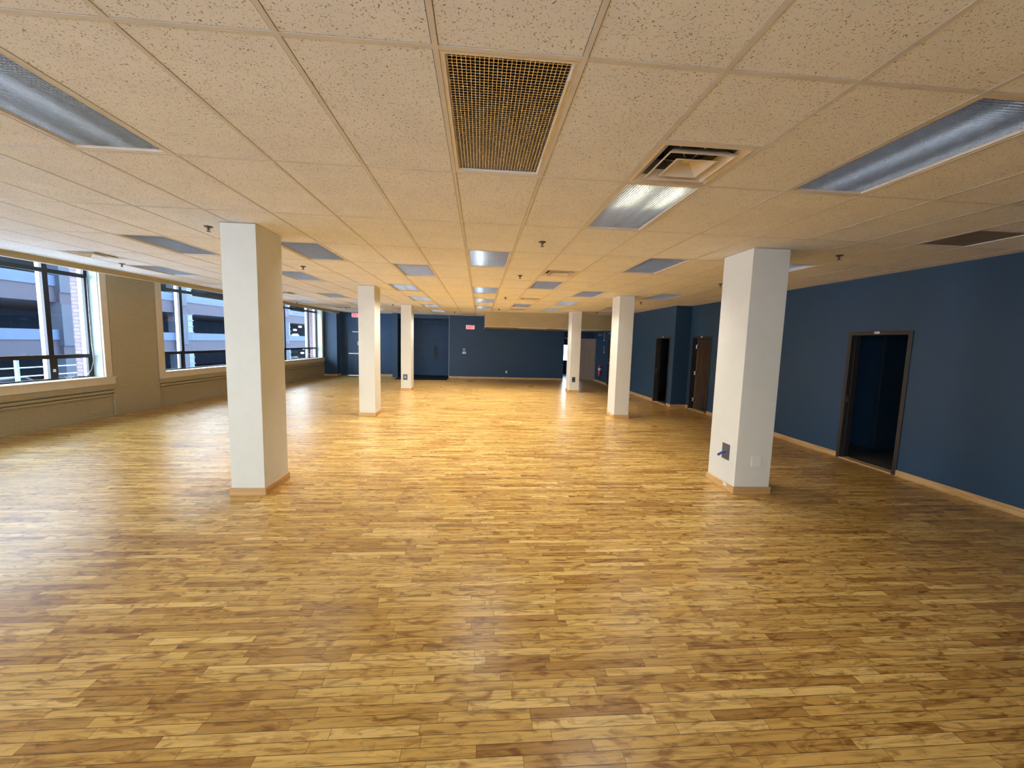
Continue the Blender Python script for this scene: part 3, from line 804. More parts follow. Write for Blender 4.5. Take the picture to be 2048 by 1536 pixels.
# sliding fire door
fd = empty('fire_door', ((XL_ALC + XR_ALC) / 2, YK + 0.22, 0)); tag(fd, 'wide blue painted sliding fire door in the far recess', 'door')
hw = (XR_ALC - XL_ALC) / 2 - 0.03
bm = BM(); bx(bm, -hw, hw, -0.06, 0.0, 0.07, 2.56, 0.006)
for zz in (0.12, 0.40, 1.27, 2.48): bx(bm, -hw, hw, -0.068, -0.058, zz - 0.005, zz + 0.005)
for xx in (-0.62, 0.0, 0.95): bx(bm, xx - 0.012, xx + 0.012, -0.067, -0.058, 0.08, 2.55)
obj('door_panel', bm, 'navybrick', fd)
bm = BM(); bx(bm, -hw, hw, -0.12, -0.07, 2.62, 2.69, 0.004); obj('track', bm, 'navy', fd)
for xx in (-0.85, -0.45, -0.28, 0.6):
    bm = BM(); bx(bm, xx - 0.03, xx + 0.03, -0.10, -0.06, 2.46, 2.64, 0.004)
    lathe(bm, [(0.03, 0), (0.05, 0.01), (0.03, 0.02)], 14, (xx, -0.125, 2.64)); obj('hanger', bm, 'navy', fd)
bm = BM(); tube(bm, [(0.42, -0.06, 1.50), (0.44, -0.13, 1.42), (0.45, -0.13, 0.92), (0.44, -0.07, 0.86)], 0.022, 8); obj('pull_handle', bm, 'darkframe', fd)
bm = BM(); bx(bm, -0.22, -0.08, -0.09, -0.06, 1.42, 1.62, 0.01); tube(bm, [(-0.15, -0.09, 1.52), (-0.15, -0.15, 1.50)], 0.02, 8); obj('latch', bm, 'navy', fd)

# ramp in front of the fire door
bm = BM()
v = [bm.verts.new(p) for p in ((-3.78, 18.42, 0.002), (-1.46, 18.42, 0.002), (-1.46, YK + 0.3, 0.002), (-3.78, YK + 0.3, 0.002), (-3.78, 18.42, 0.008), (-1.46, 18.42, 0.008), (-1.46, YK + 0.3, 0.05), (-3.78, YK + 0.3, 0.05))]
for f in ((3, 2, 1, 0), (4, 5, 6, 7), (0, 1, 5, 4), (1, 2, 6, 5), (2, 3, 7, 6), (3, 0, 4, 7)): bm.faces.new([v[i] for i in f])
tag(obj('ramp_mat', bm, 'rubber'), 'low black ramp mat on the floor before the fire door', 'mat')

# exit door with panic bar
r = empty('door_5', ((DX[0] + DX[1]) / 2, YK, 0)); tag(r, 'dark exit door with a panic bar behind the second left column', 'door', kind='structure')
hw = (DX[1] - DX[0]) / 2
bm = BM(); bx(bm, -hw - 0.05, -hw, -0.012, 0.12, 0, DX[2] + 0.05, 0.002); bx(bm, hw, hw + 0.05, -0.012, 0.12, 0, DX[2] + 0.05, 0.002); bx(bm, -hw, hw, -0.012, 0.12, DX[2], DX[2] + 0.05, 0.002)
obj('door_frame', bm, 'navy', r)
bm = BM(); bx(bm, -hw, hw, 0.03, 0.075, 0.01, DX[2], 0.002); leaf = obj('door_leaf', bm, 'navy', r)
bm = BM(); bx(bm, -hw + 0.10, hw - 0.06, -0.03, 0.03, 1.02, 1.07, 0.006); obj('panic_bar', bm, 'chrome', leaf)
bm = BM(); bx(bm, 0.04, 0.30, 0.024, 0.031, 1.44, 1.62, 0.002); obj('door_sign', bm, 'greyplastic', leaf)
bm = BM(); bx(bm, 0.085, 0.255, 0.0215, 0.026, 1.48, 1.55); obj('sign_window', bm, 'darkplastic', leaf)
bm = BM(); bx(bm, -0.18, 0.12, -0.03, 0.03, 2.055, 2.085, 0.003); obj('door_closer', bm, 'chrome', leaf)

# exit signs
def text_mesh(body, size, extr):
    cu = bpy.data.curves.new('txt', 'FONT'); cu.body = body; cu.size = size; cu.extrude = extr; cu.align_x = 'CENTER'; cu.align_y = 'CENTER'
    cu.offset = size * 0.02
    ob = bpy.data.objects.new('txt', cu); C.objects.link(ob)
    dg = bpy.context.evaluated_depsgraph_get()
    me = bpy.data.meshes.new_from_object(ob.evaluated_get(dg)); bpy.data.objects.remove(ob)
    return me
exit_me = text_mesh('EXIT', 0.17, 0.001)
exit_me.transform(Matrix.Rotation(PI / 2, 4, 'X')); exit_me.materials.clear(); exit_me.materials.append(M['exitred'])
def exit_sign(loc, w, h, lab, drop=0.0):
    root = empty('exit_sign', loc); tag(root, lab, 'exit sign', 'red exit signs')
    bm = BM(); bx(bm, -w / 2, w / 2, -0.05, 0, 0, h, 0.006); obj('housing', bm, 'plastic', root)
    bm = BM(); bx(bm, -w / 2 + 0.018, w / 2 - 0.018, -0.053, -0.05, 0.016, h - 0.016); obj('face', bm, 'exitface', root)
    o = bpy.data.objects.new('letters', exit_me); C.objects.link(o); o.parent = root; o.location = (0, -0.055, h / 2)
    o.scale = ((w - 0.06) / 0.40, 1, (h - 0.05) / 0.125)
    if drop:
        bm = BM(); tube(bm, [(0, -0.02, h), (0, -0.02, h + drop)], 0.012, 8); obj('stem', bm, 'plastic', root)
exit_sign((-0.465, YW, 2.335), 0.41, 0.195, 'lone red exit sign high on the navy far wall')
exit_sign((-5.83, YK, 2.75), 0.41, 0.195, 'red exit sign above the panic bar door, half behind a column')

# small wall devices on the far wall
r = empty('thermostat', (-0.745, YW, 1.375)); tag(r, 'grey thermostat, upper of two devices on the far wall', 'thermostat')
bm = BM(); bx(bm, -0.055, 0.055, -0.025, 0, -0.05, 0.05, 0.006); obj('body', bm, 'greyplastic', r)
bm = BM(); bx(bm, -0.03, 0.03, -0.028, -0.024, -0.012, 0.03); obj('display', bm, 'plate', r)
r = empty('wall_switch', (-0.74, YW, 1.222)); tag(r, 'white switch plate with dark centre below the thermostat', 'switch')
bm = BM(); bx(bm, -0.08, 0.08, -0.012, 0, -0.05, 0.05, 0.004); obj('cover_plate', bm, 'plastic', r)
bm = BM(); bx(bm, -0.032, 0.032, -0.016, -0.011, -0.014, 0.014); obj('toggle', bm, 'darkplastic', r)
r = empty('wall_outlet', (1.292, YW, 0.345)); tag(r, 'white outlet low on the navy far wall', 'outlet')
bm = BM(); bx(bm, -0.036, 0.036, -0.008, 0, -0.058, 0.058, 0.003); obj('cover_plate', bm, 'plastic', r)
for dz in (-0.022, 0.022):
    bm = BM(); bx(bm, -0.014, 0.014, -0.0095, -0.007, dz - 0.012, dz + 0.012); obj('socket', bm, 'greyplastic', r)
sticker((1.15, YW - 0.0165, 0.05), 0, 0.10, 0.03, 'white sticker on the oak base of the far wall')

# soffit
SY, SZ, SX = 16.42, 2.375, 0.195
bm = BM(); bx(bm, SX, XB, SY, YW + 1.2, SZ, H + 0.001)
structure('wall_soffit', bm, 'tanplain', 'tan dropped soffit box under the far right ceiling', 'soffit')
bm = BM(); bx(bm, SX - 0.012, XB, SY - 0.012, SY + 0.015, SZ - 0.012, SZ + 0.012); bx(bm, SX - 0.012, SX + 0.015, SY, YW, SZ - 0.012, SZ + 0.012)
structure('trim_6', bm, 'cream', 'pale lower edge strip of the tan soffit', 'trim')
for n, (a, b) in enumerate(((1.6, 2.8), (3.9, 5.1))):
    r = empty('soffit_light', ((a + b) / 2, 17.2, SZ)); tag(r, ('left' if n == 0 else 'right') + ' flat white panel light under the tan soffit', 'ceiling light', 'lights under the soffit')
    bm = BM(); bx(bm, -0.6, 0.6, -0.3, 0.3, -0.012, 0.0, 0.002); obj('frame', bm, 'white', r)
    bm = BM(); bx(bm, -0.57, 0.57, -0.27, 0.27, -0.014, -0.010); obj('lens', bm, 'plastic', r)

# ------------------------------------------------------------------ hall at the far right
HY = YW + 0.45
bm = BM()
bx(bm, XHALL, 4.06, YW, HY, 0, SZ)                       # side of the opening
bx(bm, 4.06, 4.12, HY, HY + 0.12, 0, SZ); bx(bm, 4.98, XB, HY, HY + 0.12, 0, SZ); bx(bm, 4.12, 4.98, HY, HY + 0.12, 2.06, SZ)
structure('wall_hall', bm, 'navy', 'dark navy hall wall around the far doorway', 'wall')
r = empty('door_6', (4.98, HY, 0)); tag(r, 'taupe brown wood door swung open in the far right hall', 'door', kind='structure')
bm = BM(); bx(bm, -0.91, -0.86, -0.012, 0.13, 0, 2.10, 0.002); bx(bm, -0.03, 0.04, -0.012, 0.13, 0, 2.10, 0.002); bx(bm, -0.86, -0.03, -0.012, 0.13, 2.05, 2.10, 0.002); obj('door_frame', bm, 'darkframe', r)
bm = BM(); bx(bm, 0.0, 0.86, -0.022, 0.022, 0.012, 2.05, 0.002); leaf = obj('door_leaf', bm, 'walnut2', r)
leaf.location = (0.0, -0.05, 0); leaf.rotation_euler = (0, 0, math.radians(-27))
lever(leaf, 0.79, -0.022, 1.0, -1, mat='brass'); bm = BM(); tube(bm, [(0.79, -0.022, 1.0), (0.79, -0.03, 1.0)], 0.03, 14); obj('handle_rose', bm, 'chrome', leaf)
bm = BM(); bx(bm, XHALL - 0.001, 4.06, YW - 0.016, YW, 0, 0.088, 0.003)
structure('baseboard_hall', bm, 'oakx', 'tiny oak baseboard end at the hall opening', 'baseboard')
# bright room beyond the hall
RX0, RX1, RY1 = 3.2, 7.4, 24.0
bm = BM()
bx(bm, RX0 - 0.1, RX0, HY + 0.12, RY1, 0, 2.7); bx(bm, RX1, RX1 + 0.1, HY + 0.12, RY1, 0, 2.7)
bx(bm, RX0, 4.75, RY1, RY1 + 0.1, 0, 2.7); bx(bm, 6.4, RX1, RY1, RY1 + 0.1, 0, 2.7); bx(bm, 4.75, 6.4, RY1, RY1 + 0.1, 0, 0.76); bx(bm, 4.75, 6.4, RY1, RY1 + 0.1, 1.72, 2.7)
bx(bm, RX0 - 0.1, RX1 + 0.1, HY + 0.12, RY1 + 0.1, 2.7, 2.75); bx(bm, RX0, 4.06, HY, HY + 0.12, 0, 2.7); bx(bm, XB, RX1, HY + 0.02, HY + 0.12, 0, 2.7); bx(bm, 4.06, XB, HY + 0.02, HY + 0.12, SZ, 2.7)
structure('wall_end_room', bm, 'navy', 'walls of the bright room beyond the hall', 'wall')
bm = BM(); quad(bm, (RX0, HY, 0.004), (RX1, HY, 0.004), (RX1, RY1, 0.004), (RX0, RY1, 0.004))
structure('floor_end_room', bm, 'bluefloor', 'glossy blue floor of the room beyond the hall', 'floor')
r = empty('window_5', (4.75, RY1, 0.76)); tag(r, 'bright white window seen through the far hall doorway', 'window', kind='structure')
bm = BM()
for (a, b, c, d) in ((0, 0.03, 0, 0.96), (1.62, 1.65, 0, 0.96), (0, 1.65, 0, 0.03), (0, 1.65, 0.93, 0.96), (0, 1.65, 0.36, 0.385)): bx(bm, a, b, -0.01, 0.06, c, d)
obj('window_frame', bm, 'black', r)
bm = BM(); quad(bm, (0.03, 0.02, 0.03), (1.62, 0.02, 0.03), (1.62, 0.02, 0.93), (0.03, 0.02, 0.93)); obj('pane', bm, 'glass', r)

# things on the hall side wall (wall x = XB, facing -x)
r = empty('emergency_light', (XB, 18.72, 2.23), -PI / 2); tag(r, 'round twin lamp emergency light above the extinguisher', 'emergency light')
bm = BM(); bx(bm, -0.10, 0.10, -0.05, 0, -0.03, 0.03, 0.008); obj('housing', bm, 'plastic', r)
for sx in (-0.09, 0.09):
    bm = BM(); tube(bm, [(sx, -0.045, 0.01), (sx, -0.13, 0.0)], [0.035, 0.055], 14); obj('lamp_head', bm, 'chrome', r, smooth=True)
for (y, z0, z1, lab) in ((18.31, 1.97, 2.36, 'upper thin pale conduit on the hall wall'), (18.26, 1.43, 1.72, 'lower thin pale conduit on the hall wall')):
    r = empty('conduit', (XB, y, z0), -PI / 2); tag(r, lab, 'conduit', 'conduits on the hall wall')
    bm = BM(); tube(bm, [(0, -0.014, 0), (0, -0.014, z1 - z0)], 0.011, 8); obj('pipe', bm, 'greyplastic', r)
    bm = BM(); bx(bm, -0.02, 0.02, -0.03, 0, -0.03, 0.02, 0.003); obj('end_box', bm, 'plastic', r)
r = empty('fire_extinguisher', (XB, 18.55, 0.37), -PI / 2); tag(r, 'red fire extinguisher with white label on the hall wall', 'fire extinguisher')
bm = BM(); lathe(bm, [(0.055, 0.0), (0.068, 0.02), (0.07, 0.05), (0.07, 0.34), (0.06, 0.385), (0.03, 0.41), (0.02, 0.42)], 20, (0, -0.085, 0)); obj('cylinder', bm, 'red', r, smooth=True)
bm = BM(); lathe(bm, [(0.0712, 0.22), (0.0715, 0.221), (0.0715, 0.325), (0.0712, 0.326)], 20, (0, -0.085, 0)); obj('label_band', bm, 'plastic', r, smooth=True)
bm = BM(); bx(bm, -0.015, 0.015, -0.11, -0.06, 0.42, 0.46, 0.003); tube(bm, [(0, -0.09, 0.46), (0.0, -0.17, 0.49)], 0.008, 6); tube(bm, [(0, -0.09, 0.44), (0.0, -0.16, 0.43)], 0.007, 6); obj('valve', bm, 'red', r)
bm = BM(); tube(bm, [(-0.015, -0.09, 0.43), (-0.08, -0.10, 0.44), (-0.11, -0.10, 0.36), (-0.10, -0.09, 0.15), (-0.105, -0.09, 0.0), (-0.11, -0.09, -0.05)], [0.009, 0.009, 0.009, 0.009, 0.012, 0.02], 8); obj('hose', bm, 'greyplastic', r, smooth=True)
bm = BM(); bx(bm, -0.03, 0.03, -0.02, 0, 0.30, 0.44); obj('bracket', bm, 'darkframe', r)
r = empty('door_alarm', (XB, 17.55, 2.28), -PI / 2); tag(r, 'small pale sensor box above the far right door', 'sensor')
bm = BM(); bx(bm, -0.03, 0.03, -0.03, 0, -0.05, 0.05, 0.005); obj('body', bm, 'cream', r)

# ------------------------------------------------------------------ window wall (local frame: x = off, y = s)
ZS, ZWT = 0.85, 3.36
WINS = [(3.38, 6.95), (8.49, 12.06), (-1.73, 1.84), (-6.84, -3.27)]  # last entry is an unseen window added for daylight
order = sorted(WINS)
S0, S1 = -12.2, 12.32
bm = BM(); be = BM()
y = S0
for a, b in order:
    bx(bm, -0.26, 0.0, y, a, 0, TOPZ); bx(be, -0.54, -0.26, y, a, -3, TOPZ + 0.4)
    bx(bm, -0.26, 0.0, a, b, 0, ZS - 0.03); bx(bm, -0.26, 0.0, a, b, ZWT, TOPZ)
    bx(be, -0.54, -0.26, a, b, -3, ZS - 0.03); bx(be, -0.54, -0.26, a, b, ZWT, TOPZ + 0.4)
    # rounded pier faces stand a little proud below the sills
    y = b
bx(bm, -0.26, 0.0, y, S1, 0, TOPZ); bx(be, -0.54, -0.26, y, S1 + 1, -3, TOPZ + 0.4)
structure('wall_left', bm, 'tan', 'tan painted brick wall with the big windows', 'wall', leftwall=True)
be_o = structure('wall_left_outside', be, 'extbrick', 'pinkish outside brick of the window wall', 'wall', leftwall=True)
# pier fronts and corbel courses
bm = BM()
segs = []; y = S0
for a, b in order: segs.append((y, a)); y = b
segs.append((y, S1 - 0.2))
for a, b in segs[:-1]:
    bx(bm, 0.0, 0.04, a + 0.16, b - 0.215, 0, TOPZ - 0.05, 0.012)
a_, b_ = segs[-1]; bx(bm, 0.0, 0.035, a_ + 0.16, S1, 0, ZS - 0.16, 0.01)
structure('wall_left_piers', bm, 'tan', 'tan brick piers standing between the windows', 'wall', leftwall=True)
bm = BM()
for a, b in order:
    for z0, z1, o_ in ((0.445, 0.480, 0.05), (0.506, 0.553, 0.056), (0.581, 0.70, 0.062)):
        bx(bm, 0.0, o_, a - 0.21, b + 0.15, z0, z1, 0.003)
structure('trim_7', bm, 'tan', 'stepped brick ledges below the window sills', 'trim', leftwall=True)
bm = BM(); bx(bm, -0.02, 0.022, S0, S1, -0.001, 0.012)
structure('baseboard_left', bm, 'tan', 'thin tan foot line of the window wall', 'baseboard', leftwall=True)

WL = {(-1.73, 1.84): ('window_1', 'nearest big black-framed window at the left picture edge'), (3.38, 6.95): ('window_2', 'middle big black-framed window left of the nearest column'),
      (8.49, 12.06): ('window_3', 'farthest big black-framed window near the blue pilaster'), (-6.84, -3.27): ('window_4', 'unseen big black-framed window added for daylight outside the picture on the left')}
for (a, b), (nm, lab) in WL.items():
    r = empty(nm, tuple(wp(a, 0)), -TH); tag(r, lab, 'window', kind='structure')
    L = b - a
    m1, m2 = 0.86, L - 0.775; hb = 0.045
    fo = -0.19          # room face of the frame
    bm = BM()
    for (ya, yb) in ((0, 0.07), (L - 0.07, L), (m1 - hb, m1 + hb), (m2 - hb, m2 + hb)): bx(bm, fo - 0.055, fo, ya, yb, ZS - 0.03, ZWT)
    for (za, zb) in ((ZS - 0.03, 0.875), (1.245, 1.32), (2.84, 2.915), (ZWT - 0.05, ZWT)): bx(bm, fo - 0.053, fo - 0.002, 0, L, za, zb)
    # heavier sash around the small lower lights
    for (ya, yb) in ((m2 + hb, m2 + hb + 0.05), (0.07, 0.10), (m1 - hb - 0.05, m1 - hb), (L - 0.10, L - 0.07)): bx(bm, fo - 0.05, fo - 0.004, ya, yb, 0.86, 1.26)
    obj('window_frame', bm, 'black', r)
    bm = BM()
    for yc in (0.03, m1, m2, L - 0.03): bx(bm, fo - 0.145, fo - 0.056, yc - 0.026, yc + 0.026, ZS - 0.02, ZWT)
    o = obj('outer_cladding', bm, 'extframe', r); o['label'] = 'white outer cladding of the mullions'
    bm = BM(); quad(bm, (fo - 0.054, 0.04, ZS), (fo - 0.054, L - 0.04, ZS), (fo - 0.054, L - 0.04, ZWT - 0.02), (fo - 0.054, 0.04, ZWT - 0.02)); obj('pane', bm, 'glass', r)
    bm = BM()
    bx(bm, -0.19, 0.0, -0.012, 0.004, ZS, ZWT); bx(bm, -0.19, 0.0, L - 0.004, L + 0.012, ZS, ZWT); bx(bm, -0.19, 0.0, 0.004, L - 0.004, ZWT - 0.01, ZWT + 0.01)
    o = obj('jamb_lining', bm, 'white', r)
    bm = BM()
    bx(bm, 0.0, 0.045, -0.205, -0.055, ZS, ZWT + 0.1, 0.003); bx(bm, 0.0, 0.045, L + 0.004, L + 0.145, ZS, ZWT + 0.1, 0.003)
    bx(bm, 0.0, 0.02, -0.055, 0.0, ZS, ZWT + 0.1, 0.002)
    obj('casing', bm, 'cream', r)
    bm = BM(); bx(bm, -0.19, 0.085, -0.215, L + 0.185, ZS - 0.028, ZS, 0.004)
    bx(bm, 0.0, 0.072, -0.205, L + 0.175, 0.69, ZS - 0.027, 0.004)
    obj('window_sill', bm, 'cream', r)
    bm = BM(); bx(bm, fo - 0.002, fo + 0.02, m2 + 0.0, m2 + 0.035, 1.0, 1.055, 0.004); obj('latch', bm, 'plastic', r)

def on_wall(name, s, off, z, lab, cat):
    r = empty(name, tuple(wp(s, off, z)), -TH); tag(r, lab, cat); return r
bm = BM(); tube(bm, [(0.0, 0, 2.0), (0.012, -0.015, 1.2), (0.02, -0.02, 0.7), (0.025, -0.01, 0.32), (0.03, -0.07, 0.14), (0.05, -0.16, 0.07), (0.08, -0.24, 0.02)], 0.0045, 6)
r = on_wall('cord', 1.80, -0.165, 0.86, 'thin white cord hanging down beside the nearest window frame', 'cord')
obj('strand', bm, 'plastic', r, smooth=True)
bm = BM()
for k in range(4): tube(bm, [(0, -0.02 * k, 0.002), (0.03, 0.03 - 0.05 * k, 0.05), (0.05, 0.10 - 0.06 * k, 0.01)], 0.003, 5)
r = on_wall('wire_scraps', 1.32, -0.15, 0.852, 'loose curled wires lying on the nearest window sill', 'wire'); obj('strand', bm, 'plastic', r)
r = on_wall('wall_bracket', 0.98, 0.0, 0.655, 'small dark slotted bracket just under the nearest sill', 'bracket')
bm = BM(); bx(bm, 0.0, 0.06, -0.055, 0.055, -0.03, 0.03, 0.003); obj('body', bm, 'darkframe', r)
bm = BM(); bx(bm, 0.0, 0.052, -0.05, 0.05, -0.075, -0.03, 0.003); obj('lower_lip', bm, 'tanplain', r)
r = on_wall('wall_bracket', 1.66, 0.0, 0.64, 'small tan bracket under the right end of the nearest sill', 'bracket')
bm = BM(); bx(bm, 0.0, 0.06, -0.055, 0.055, -0.03, 0.03, 0.003); obj('body', bm, 'cream', r)

# ------------------------------------------------------------------ outside the windows
FL = 3.12
# unseen terrace, widened and whitened to bounce sky onto the ceiling, and railing
bm = BM(); bx(bm, -5.2, -0.54, -12, 5.4, 0.05, 0.25)
o = tag(obj('terrace_slab', bm, 'bounceroof'), 'unseen pale low roof ledge outside below the nearest window, shaped to bounce light', 'ledge', kind='structure'); o.location = W0; o.rotation_euler = (0, 0, -TH)
r = empty('railing', tuple(wp(0, -3.0, 0.25)), -TH); tag(r, 'pale two-bar metal railing outside the nearest window', 'railing')
bm = BM()
for z in (0.428, 0.633): tube(bm, [(0, -8, z), (0, 5.2, z)], 0.013, 8)
obj('rail_bar', bm, 'rail', r)
for s in (-6.1, -3.1, -0.1, 2.92, 4.9):
    bm = BM(); bx(bm, -0.03, 0.03, s - 0.028, s + 0.028, 0.0, 0.86); obj('post', bm, 'rail', r)

r = empty('parking_garage', tuple(wp(0, -18.0, 0)), -TH); tag(r, 'concrete parking garage with mauve and pale bands across the street', 'building')
GS0, GS1 = 9.5, 95
bays = [9.9, 18.1, 26.75, 35.0, 42.75, 51.0, 59.5, 68.0, 76.5, 85.0]
levels = range(-3, 4)
for k in levels:
    z = k * FL
    bm = BM(); bx(bm, -0.35, 0.06, GS0, GS1, 1.2 + z, 1.8 + z, 0.0); obj('parapet_cap', bm, 'gwhite', r)
    bm = BM(); bx(bm, -0.30, 0.0, GS0, GS1, 0.27 + z, 1.2 + z); obj('spandrel_panel', bm, 'gpink', r)
    bm = BM(); bx(bm, -16, -0.30, GS0, GS1, 0.30 + z, 0.65 + z); obj('floor_slab', bm, 'gdark', r)
for b in bays:
    bm = BM(); bd = BM()
    for k in levels:
        z = k * FL
        bx(bm, -0.5, 0.30, b, b + 1.0, 0.85 + z, min(3.32, 3.32 if k < 3 else 1.9) + z)
        if k < 3: bx(bd, -0.5, 0.22, b + 0.02, b + 0.98, 3.32 + z - 0.001, 3.97 + z)
    pl = obj('pilaster', bm, 'ggrey', r); obj('pilaster_joint', bd, 'gpink', pl)
    bm = BM()
    for k in list(levels)[:-1]:
        z = k * FL
        bx(bm, -0.24, -0.18, b + 1.3, b + 2.15, 1.8 + z, 3.34 + z)
        for q in range(4): bx(bm, -0.18, -0.08, b + 1.3, b + 2.15, 1.84 + z + q * 0.5, 1.90 + z + q * 0.5)
    obj('louver_screen', bm, 'glouver', r)
bm = BM(); bx(bm, -16.3, -16, GS0, GS1, -9, 3 * FL + 1.2); obj('back_wall', bm, 'gdark', r)
for (s, off, z) in ((51.15, -2, 3.1), (49.75, -2, 2.62), (52.0, -2, 0.05), (51.6, -2, -0.55)):
    bm = BM(); lathe(bm, [(0.10, 0.10), (0.22, 0.03), (0.20, -0.08), (0.06, -0.12)], 12, (off, s, z)); obj('lamp', bm, 'garagelamp', r)
bm = BM(); quad(bm, (-18, -60, -6.5), (-0.55, -60, -6.5), (-0.55, 120, -6.5), (-18, 120, -6.5))
o = tag(obj('street', bm, 'asphalt'), 'teal grey street between the window wall and the garage', 'street', kind='structure'); o.location = W0; o.rotation_euler = (0, 0, -TH)

def make_car():
    root = empty('car')
    prof = [(-2.2, 0.35), (-2.22, 0.75), (-2.05, 0.92), (-1.35, 0.98), (-0.75, 1.42), (0.75, 1.48), (1.5, 1.02), (2.1, 0.9), (2.2, 0.6), (2.15, 0.35)]
    bm = BM(); a = [bm.verts.new((-0.88, y, z)) for y, z in prof]; b = [bm.verts.new((0.88, y, z)) for y, z in prof]
    bm.faces.new(a); bm.faces.new(b[::-1])
    for k in range(len(prof)): bm.faces.new((a[k], b[k], b[(k + 1) % len(prof)], a[(k + 1) % len(prof)]))
    obj('body', bm, 'carwhite', root)
    bm = BM()
    for sx in (-0.885, 0.885):
        quad(bm, (sx, -1.2, 1.0), (sx, 1.3, 1.0), (sx, 0.7, 1.40), (sx, -0.7, 1.36))
    obj('side_window', bm, 'carglass', root)
    for sx in (-0.8, 0.8):
        for sy in (-1.4, 1.4):
            bm = BM(); tube(bm, [(sx - 0.1, sy, 0.32), (sx + 0.1, sy, 0.32)], 0.32, 16); obj('wheel', bm, 'rubber', root)
    return root
car = make_car()
for n, (s, off, z, rz, lab) in enumerate(((51.0, -21.5, 0.66, -TH, 'pale car parked in the garage, upper level, seen through the farthest window'),
                                        (49.6, -21.0, -2.46, -TH, 'pale car parked in the garage, lower level, seen through the farthest window'),
                                        (17.0, -20.6, -2.46, -TH, 'pale car in the lower garage level behind the railing'))):
    o = car if n == 0 else copy_tree(car)
    o.location = wp(s, off, z); o.rotation_euler = (0, 0, rz); tag(o, lab, 'car', 'cars parked in the garage')

# ------------------------------------------------------------------ wall behind the camera, tall windows added for daylight
bm = BM()
NW = [(-6.8, -4.0), (-2.2, 0.2)]
x = -9.0
for a, b in NW:
    bx(bm, x, a, YN - 0.25, YN, 0, TOPZ); bx(bm, a, b, YN - 0.25, YN, 0, 0.75); bx(bm, a, b, YN - 0.25, YN, 2.85, TOPZ); x = b
bx(bm, x, XR + 0.14, YN - 0.25, YN, 0, TOPZ)
structure('wall_near', bm, 'tanplain', 'unseen wall behind the viewer with two tall windows added for daylight', 'wall')
for n, (a, b) in enumerate(NW):
    r = empty('window_%d' % (6 + n), (a, YN, 0.75)); tag(r, ('first', 'second', 'third')[n] + ' added tall window behind the viewer', 'window', kind='structure')
    L = b - a; bm = BM()
    for (p, q) in ((0, 0.06), (L - 0.06, L), (L / 2 - 0.04, L / 2 + 0.04)): bx(bm, p, q, -0.16, -0.10, 0, 2.1)
    for (p, q) in ((0, 0.06), (2.04, 2.1)): bx(bm, 0, L, -0.16, -0.10, p, q)
    obj('window_frame', bm, 'black', r)
    bm = BM(); bx(bm, -0.1, L + 0.1, -0.1, 0.08, -0.03, 0.0); obj('window_sill', bm, 'cream', r)

# ------------------------------------------------------------------ light
w = bpy.data.worlds.new('sky'); bpy.context.scene.world = w; w.use_nodes = True
nt = w.node_tree; nt.nodes.clear()
wo = nt.nodes.new('ShaderNodeOutputWorld'); bg = nt.nodes.new('ShaderNodeBackground')
tc = nt.nodes.new('ShaderNodeTexCoord'); sp = nt.nodes.new('ShaderNodeSeparateXYZ'); nt.links.new(tc.outputs['Generated'], sp.inputs[0])
sky = ramp(nt, math_n(nt, 'ADD', math_n(nt, 'MULTIPLY', sp.outputs[2], 0.5), 0.5),
           [(0.0, (0.55, 0.66, 0.85)), (0.48, (0.70, 0.80, 1.0)), (0.52, (0.86, 0.93, 1.0)), (1.0, (0.52, 0.76, 1.0))])
nt.links.new(sky, bg.inputs[0]); bg.inputs[1].default_value = 8.5; nt.links.new(bg.outputs[0], wo.inputs[0])

def area(name, loc, direction, sx, sy, power, col, portal=False):
    l = bpy.data.lights.new(name, 'AREA'); l.shape = 'RECTANGLE'; l.size = sx; l.size_y = sy; l.energy = power; l.color = col
    if portal: l.cycles.is_portal = True
    o = bpy.data.objects.new(name, l); C.objects.link(o); o.location = loc
    o.rotation_euler = Vector(direction).to_track_quat('-Z', 'Z').to_euler()
    return o
for (a, b) in order:
    c = wp((a + b) / 2, -0.60, (ZS + ZWT) / 2)
    area('window_portal', c, (math.cos(TH), -math.sin(TH), 0), b - a, ZWT - ZS, 1, (1, 1, 1), True)
for a, b in NW:
    area('window_portal', ((a + b) / 2, YN - 0.3, 1.8), (0, 1, 0), b - a, 2.1, 1, (1, 1, 1), True)
area('window_portal', (5.57, RY1 + 0.15, 1.24), (0, -1, 0), 1.65, 0.96, 1, (1, 1, 1), True)

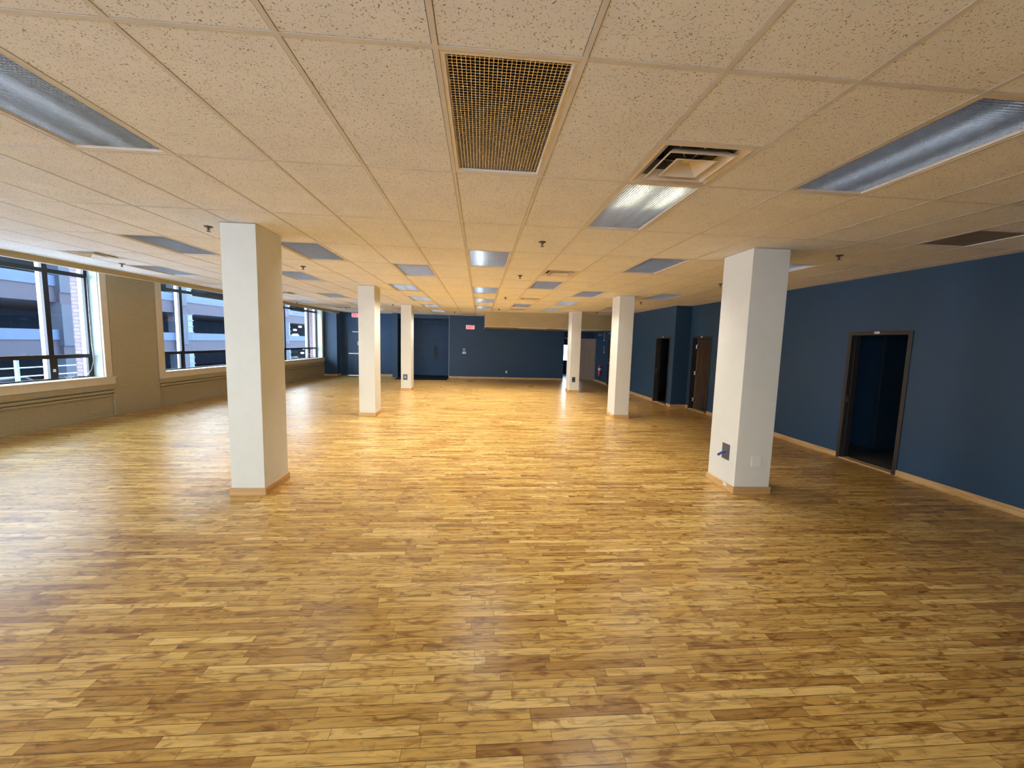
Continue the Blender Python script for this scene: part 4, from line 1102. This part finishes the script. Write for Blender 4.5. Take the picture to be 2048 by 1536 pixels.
FILL_K, FILL_COL = 0.40, (1.0, 0.98, 0.93)  # fill lights added in the fixtures to brighten the far half
FILL_LAMPS = {(2, 1): 16, (0, 3): 30, (-4, 3): 24, (4, 3): 24, (-2, 4): 30, (2, 5): 34, (-3, 6): 40, (0, 6): 40, (4, 6): 30, (-6, 5): 16,
         (-3, 8): 40, (0, 8): 40, (4, 8): 34, (2, 9): 34, (-3, 10): 36, (0, 10): 36, (4, 10): 30, (-3, 12): 20, (-7, 8): 16, (-7, 10): 16}
for (i, j), pw in FILL_LAMPS.items():
    l = area('lamp', (X0 + T * (i + 0.5), Y0 + 2 * T * (j + 0.5), H + 0.010), (0, 0, -1), T - 0.1, 2 * T - 0.1, pw * FILL_K, FILL_COL)  # added fill light, set just under the louver
    l.rotation_euler = (0, 0, 0); l.data.spread = math.radians(115)

# ------------------------------------------------------------------ camera
f, yaw, pit, rol = 817.04, 0.08058, 0.10287, 0.02698
cy, sy, cp, sp_, cr, sr = math.cos(yaw), math.sin(yaw), math.cos(pit), math.sin(pit), math.cos(rol), math.sin(rol)
R0 = Vector((cy, -sy, 0)); D0 = Vector((-sp_ * sy, -sp_ * cy, -cp)); F0 = Vector((sy * cp, cy * cp, -sp_))
Rt = R0 * cr - D0 * sr; Dn = R0 * sr + D0 * cr
cam = bpy.data.cameras.new('camera'); cam.sensor_width = 36.0; cam.lens = f / 2048 * 36.0; cam.clip_start = 0.05; cam.clip_end = 300
co = bpy.data.objects.new('camera', cam); C.objects.link(co)
m = Matrix((Rt, -Dn, -F0)).transposed().to_4x4(); m.translation = Vector((0, 0, CAM_Z))
co.matrix_world = m
sc = bpy.context.scene; sc.camera = co
sc.view_settings.view_transform = 'Standard'; sc.view_settings.look = 'None'; sc.view_settings.gamma = 1.0
sc.view_settings.use_curve_mapping = False; sc.view_settings.exposure = 1.0
cyc = sc.cycles
cyc.max_bounces = 8; cyc.diffuse_bounces = 5; cyc.glossy_bounces = 2; cyc.use_adaptive_sampling = True; cyc.adaptive_threshold = 0.12; cyc.adaptive_min_samples = 20; cyc.transparent_max_bounces = 8
cyc.sample_clamp_indirect = 8.0; cyc.use_denoising = True; cyc.caustics_reflective = False; cyc.caustics_refractive = False
